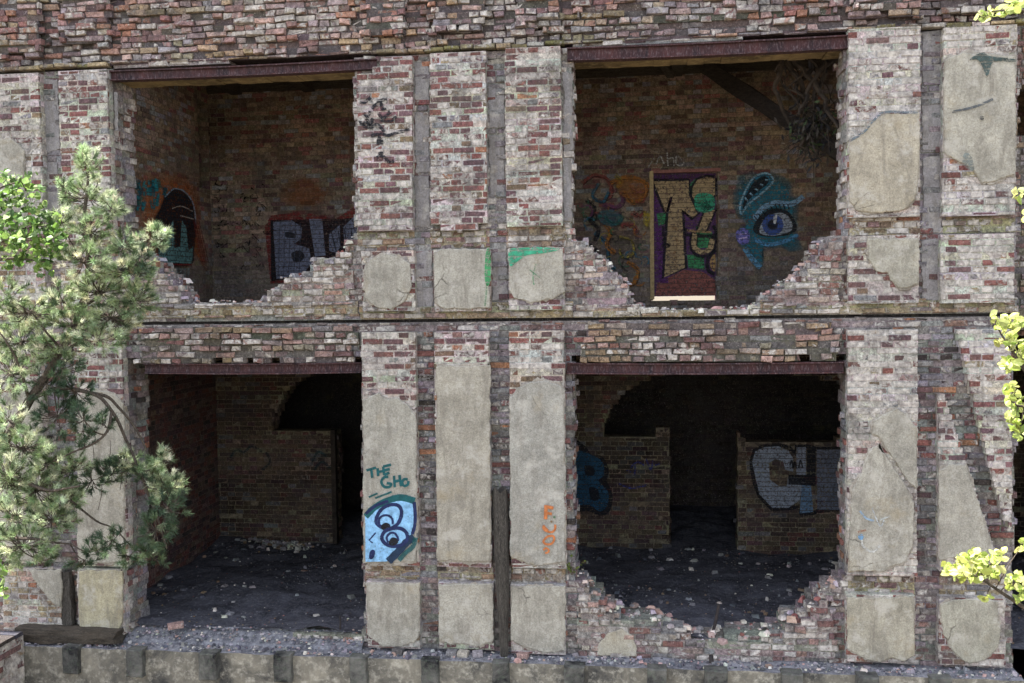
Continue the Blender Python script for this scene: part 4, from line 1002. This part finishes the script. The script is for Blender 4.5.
skel += limb(tr, [Q(70, 500, -.2), Q(96, 520, 0), Q(112, 528, .1), Q(130, 545, .1), Q(150, 556, .1)], .012, .005)
skel += limb(tr, [Q(80, 310), Q(105, 290, .2), Q(135, 262, .3), Q(156, 240, .3)], .018, .005)
skel += limb(tr, [Q(62, 350), Q(95, 335, .2), Q(120, 318, .3), Q(140, 310, .3)], .016, .005)
skel += limb(tr, [Q(30, 400), Q(20, 370, -.2), Q(5, 340, -.3), Q(-15, 320, -.3)], .02, .006)
skel += limb(tr, [Q(62, 350), Q(45, 330, -.2), Q(28, 310, -.3), Q(10, 300, -.3)], .014, .005)
skel += limb(tr, [Q(88, 270), Q(72, 245, -.1), Q(62, 220, -.1)], .01, .004)
skel += limb(tr, [Q(86, 230), Q(100, 212, .1), Q(108, 200, .1)], .009, .004)
nd = MB()
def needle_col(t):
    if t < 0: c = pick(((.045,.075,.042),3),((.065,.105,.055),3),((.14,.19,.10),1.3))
    else: c = pick(((.20,.27,.13),3),((.33,.40,.23),3),((.56,.58,.40),2.4),((.08,.12,.055),1.5))  # palest greens put the sunlit highlights into the needle colour
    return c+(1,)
def tuft(p, d, L, n, tone):
    d = d.normalized(); c0 = needle_col(tone)
    tr.tube([p-d*L*.5, p+d*L], [.0045, .003], 4, cap=False)
    for i in range(n):
        t = rng.random(); o = p+d*L*t
        r = Vector((rng.gauss(0, 1), rng.gauss(0, 1), rng.gauss(0, 1))); r = (r-d*r.dot(d)).normalized()
        v = (d*rng.uniform(.35, 1.1)+r*rng.uniform(.5, 1.0)+Vector((0, 0, .12))).normalized()*rng.uniform(.05, .085)
        s = v.cross(Vector((rng.gauss(0, 1), rng.gauss(0, 1), rng.gauss(0, 1)))).normalized()*.0034
        k = rng.uniform(.8, 1.25); c = (c0[0]*k, c0[1]*k, c0[2]*k, 1)
        a_, b_, e_ = nd.vert(o-s, c), nd.vert(o+s, c), nd.vert(o+v, c); nd.face((a_, b_, e_))
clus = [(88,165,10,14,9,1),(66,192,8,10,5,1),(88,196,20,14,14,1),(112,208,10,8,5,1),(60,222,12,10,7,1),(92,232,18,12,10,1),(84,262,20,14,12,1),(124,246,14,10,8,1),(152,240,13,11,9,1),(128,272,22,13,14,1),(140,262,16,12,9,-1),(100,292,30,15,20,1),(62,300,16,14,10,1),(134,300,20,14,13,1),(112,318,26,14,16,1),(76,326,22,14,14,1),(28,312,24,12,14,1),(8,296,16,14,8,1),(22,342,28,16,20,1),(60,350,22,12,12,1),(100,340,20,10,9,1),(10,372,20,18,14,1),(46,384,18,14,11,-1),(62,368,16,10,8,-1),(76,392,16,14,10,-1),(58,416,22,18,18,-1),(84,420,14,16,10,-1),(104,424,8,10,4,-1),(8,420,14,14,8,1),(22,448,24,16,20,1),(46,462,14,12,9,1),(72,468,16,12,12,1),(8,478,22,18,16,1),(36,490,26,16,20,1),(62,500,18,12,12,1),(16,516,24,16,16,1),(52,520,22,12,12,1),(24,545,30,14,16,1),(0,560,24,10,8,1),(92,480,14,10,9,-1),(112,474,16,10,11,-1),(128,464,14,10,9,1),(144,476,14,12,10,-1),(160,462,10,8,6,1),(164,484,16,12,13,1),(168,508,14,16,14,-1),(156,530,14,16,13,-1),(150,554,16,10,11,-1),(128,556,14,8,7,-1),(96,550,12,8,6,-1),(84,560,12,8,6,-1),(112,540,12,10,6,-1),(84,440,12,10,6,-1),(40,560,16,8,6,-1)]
for (cx, cy, rx, ry, n, tone) in clus:
    dd = rng.uniform(-.45, .12); c = Q(cx, cy, dd)
    near = min(skel, key=lambda s: (s-c).length)
    if (near-c).length > .05: tr.tube(curve([near, near.lerp(c, .5)+Vector((0, 0, -.04)), c], 4), [.009, .0085, .008, .0075, .007, .0065, .006, .0055, .005], 5, cap=False)
    for i in range(int(n*(3.9 if tone > 0 else 2.3))):
        a = rng.uniform(0, 6.28); q = math.sqrt(rng.random())
        p = Q(cx+rx*q*math.cos(a), cy+ry*q*math.sin(a), dd+rng.gauss(0, .13))
        d = (p-c)*1.2+Vector((rng.gauss(.02, .05), rng.gauss(-.02, .05), rng.gauss(.06, .05)))
        if rng.random() < .6: tr.tube([c, c.lerp(p, .5)+Vector((0, 0, -.015)), p], [.004, .0035, .003], 4, cap=False)
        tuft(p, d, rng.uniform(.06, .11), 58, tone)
for (a, b) in (((40,445),(74,452)),((60,460),(40,480)),((0,430),(12,405)),((100,470),(98,510)),((92,440),(90,478)),((110,440),(104,470)),((118,455),(120,490)),((20,372),(26,350)),((32,330),(34,352))):
    tr.tube(curve([Q(*a), Q((a[0]+b[0])/2+3, (a[1]+b[1])/2), Q(*b)], 4), .0045, 4, cap=False)
tr.build('trunk', BARK, pine, True); nd.build('crown', NEEDLE, pine)

def leaf(mb, p, size, col, up=.6, lobed=False):
    n = Vector((rng.gauss(0, 1), rng.gauss(-.3, 1), rng.gauss(up, .7))).normalized()
    a = n.cross(Vector((rng.gauss(0, 1), rng.gauss(0, 1), rng.gauss(0, .4)))).normalized(); b = n.cross(a)
    out = [(0,-.5),(.28,-.38),(.5,-.08),(.30,.14),(.22,.34),(0,.55),(-.22,.34),(-.30,.14),(-.5,-.08),(-.28,-.38)] if lobed else [(0,-.5),(.3,-.25),(.36,.05),(.2,.34),(0,.5),(-.2,.34),(-.36,.05),(-.3,-.25)]
    k = rng.uniform(.8, 1.25); c = (col[0]*k, col[1]*k, col[2]*k*rng.uniform(.7, 1.1), 1)
    m = mb.vert(p, c); ids = [mb.vert(p+(a*x+b*z)*size-n*abs(x)*size*rng.uniform(.1, .35), c) for x, z in out]
    for i in range(len(ids)): mb.face((m, ids[i], ids[(i+1) % len(ids)]))
def leafy(name, label, D, trunk, limbs, clusters, size, cols, lobed, rad):
    base = Vector((trunk[0].x, trunk[0].y, GROUND)); r = empty(name, base, label, 'tree'); t = MB(); l = MB(); sk = []
    sk += limb(t, [base]+trunk, rad, rad*.3, 8)
    for lb in limbs: sk += limb(t, lb, rad*.28, .004, 5)
    for (cx, cy, rx, ry, n) in clusters:
        dd = rng.uniform(-.15, .15); c = U3(cx, cy, D+dd); near = min(sk, key=lambda s: (s-c).length)
        t.tube(curve([near, near.lerp(c, .5)+Vector((0, 0, .02)), c], 3), [.005, .0048, .0045, .004, .0035, .003, .003], 4, cap=False)
        for i in range(n):
            a = rng.uniform(0, 6.28); q = math.sqrt(rng.random())
            p = U3(cx+rx*q*math.cos(a), cy+ry*q*math.sin(a), D+dd+rng.gauss(0, .10))
            if rng.random() < .35: t.tube([c.lerp(p, .3), p], [.002, .0015], 3, cap=False)
            leaf(l, p, rng.uniform(*size), pick(*cols)[:3], .7, lobed)
    t.build('trunk', BARK, r, True); l.build('crown', LEAF, r); return r
D = -2.9
leafy('maple_tree', 'bright green broad-leaved tree reaching in at the upper left edge behind the pine', D, [U3(-120, 560, D), U3(-110, 400, D), U3(-90, 250, D), U3(-70, 120, D)],
      [[U3(-100, 320, D), U3(-60, 270, D), U3(-10, 235, D), U3(45, 225, D)], [U3(-90, 250, D), U3(-50, 215, D), U3(-5, 190, D), U3(25, 180, D)], [U3(-60, 270, D), U3(-20, 262, D), U3(20, 258, D), U3(50, 262, D)]],
      [(6,176,10,7,27),(24,188,20,8,44),(8,200,14,10,44),(32,204,16,9,40),(18,222,22,10,74),(46,222,16,11,57),(8,240,16,10,57),(30,240,20,10,68),(54,238,12,12,47),(40,256,14,10,47),(18,256,14,9,34),(44,270,9,7,23),(60,250,8,8,20),(8,262,10,7,15),(-20,215,24,40,119),(26,176,14,5,13),(0,570,6,12,17),(2,590,6,10,13)],
      (.045, .085), [((.11,.20,.05),3),((.17,.27,.08),3),((.25,.34,.13),2),((.06,.12,.03),2)], True, .10)
D = -4.2
leafy('birch_tree', 'sunlit yellow-green leafy boughs reaching in along the right edge', D, [U3(1140, 640, D), U3(1130, 400, D), U3(1115, 200, D), U3(1090, 0, D), U3(1070, -120, D)],
      [[U3(1130, 690, D), U3(1070, 640, D), U3(1024, 609, D), U3(1000, 592, D), U3(980, 578, D), U3(960, 568, D)], [U3(1130, 420, D), U3(1070, 400, D), U3(1030, 375, D), U3(1008, 345, D), U3(995, 325, D)], [U3(1095, 30, D), U3(1060, 20, D), U3(1020, 10, D), U3(990, 12, D)], [U3(1125, 380, D), U3(1070, 400, D), U3(1024, 405, D), U3(1010, 400, D)], [U3(1115, 230, D), U3(1060, 210, D), U3(1025, 200, D)]],
      [(958,566,14,8,34),(972,558,14,8,36),(986,562,12,8,30),(1000,556,9,7,18),(964,576,12,6,20),(982,574,12,7,22),(996,570,8,8,16),(946,568,7,5,9),(986,598,5,5,6),(1016,582,10,9,24),(1022,596,9,7,16),(1022,546,8,8,10),(998,320,10,8,20),(1012,324,12,10,30),(1006,340,12,8,24),(1018,352,10,14,30),(1010,364,9,8,18),(1012,390,8,8,14),(1016,402,10,9,26),(1014,420,9,9,22),(1020,432,8,7,14),(1000,12,14,6,20),(986,16,10,4,12),(1014,6,12,6,20),(1020,194,8,6,8),(1024,218,6,6,6),(1040,360,16,50,60),(1040,590,14,26,40)],
      (.05, .085), [((.36,.42,.12),3),((.44,.48,.17),3),((.50,.53,.24),2),((.24,.32,.07),1.5)], False, .09)
sp_ = empty('weed', U3(571, 574, -.05), 'small yellow-green weed growing from the broken parapet beside the lower right opening', 'plant')
wl = MB(); ws = MB()
for i in range(7):
    a = U3(571+rng.uniform(-3, 3), 575, -.06); b = a+Vector((rng.gauss(0, .07), -.03+rng.gauss(0, .03), rng.uniform(.10, .24))); ws.tube([a, a.lerp(b, .5)+Vector((0, 0, .03)), b], [.003, .0025, .0015], 4)
    for k in range(5): leaf(wl, a.lerp(b, rng.uniform(.3, 1.05)), rng.uniform(.025, .045), (.16,.22,.05), .7)
ws.build('stem', BARK, sp_); wl.build('foliage', LEAF, sp_)
# a thin bare sapling seen through the wing's window
sp = empty('bare_sapling', (U(1022, 300, 2.6)[0], 2.6, GROUND), 'thin bare stems showing through the bright gap at the upper right edge', 'tree')

# ---------------------------------------------------------------- ground
mb = MB(); S = 2500; N = 2
i0 = [mb.vert(p) for p in ((-S, -S, GROUND), (S, -S, GROUND), (S, S, GROUND), (-S, S, GROUND))]; mb.face(i0)
struct(mb.build('ground', SOIL))
bpy.data.objects.remove(sp)
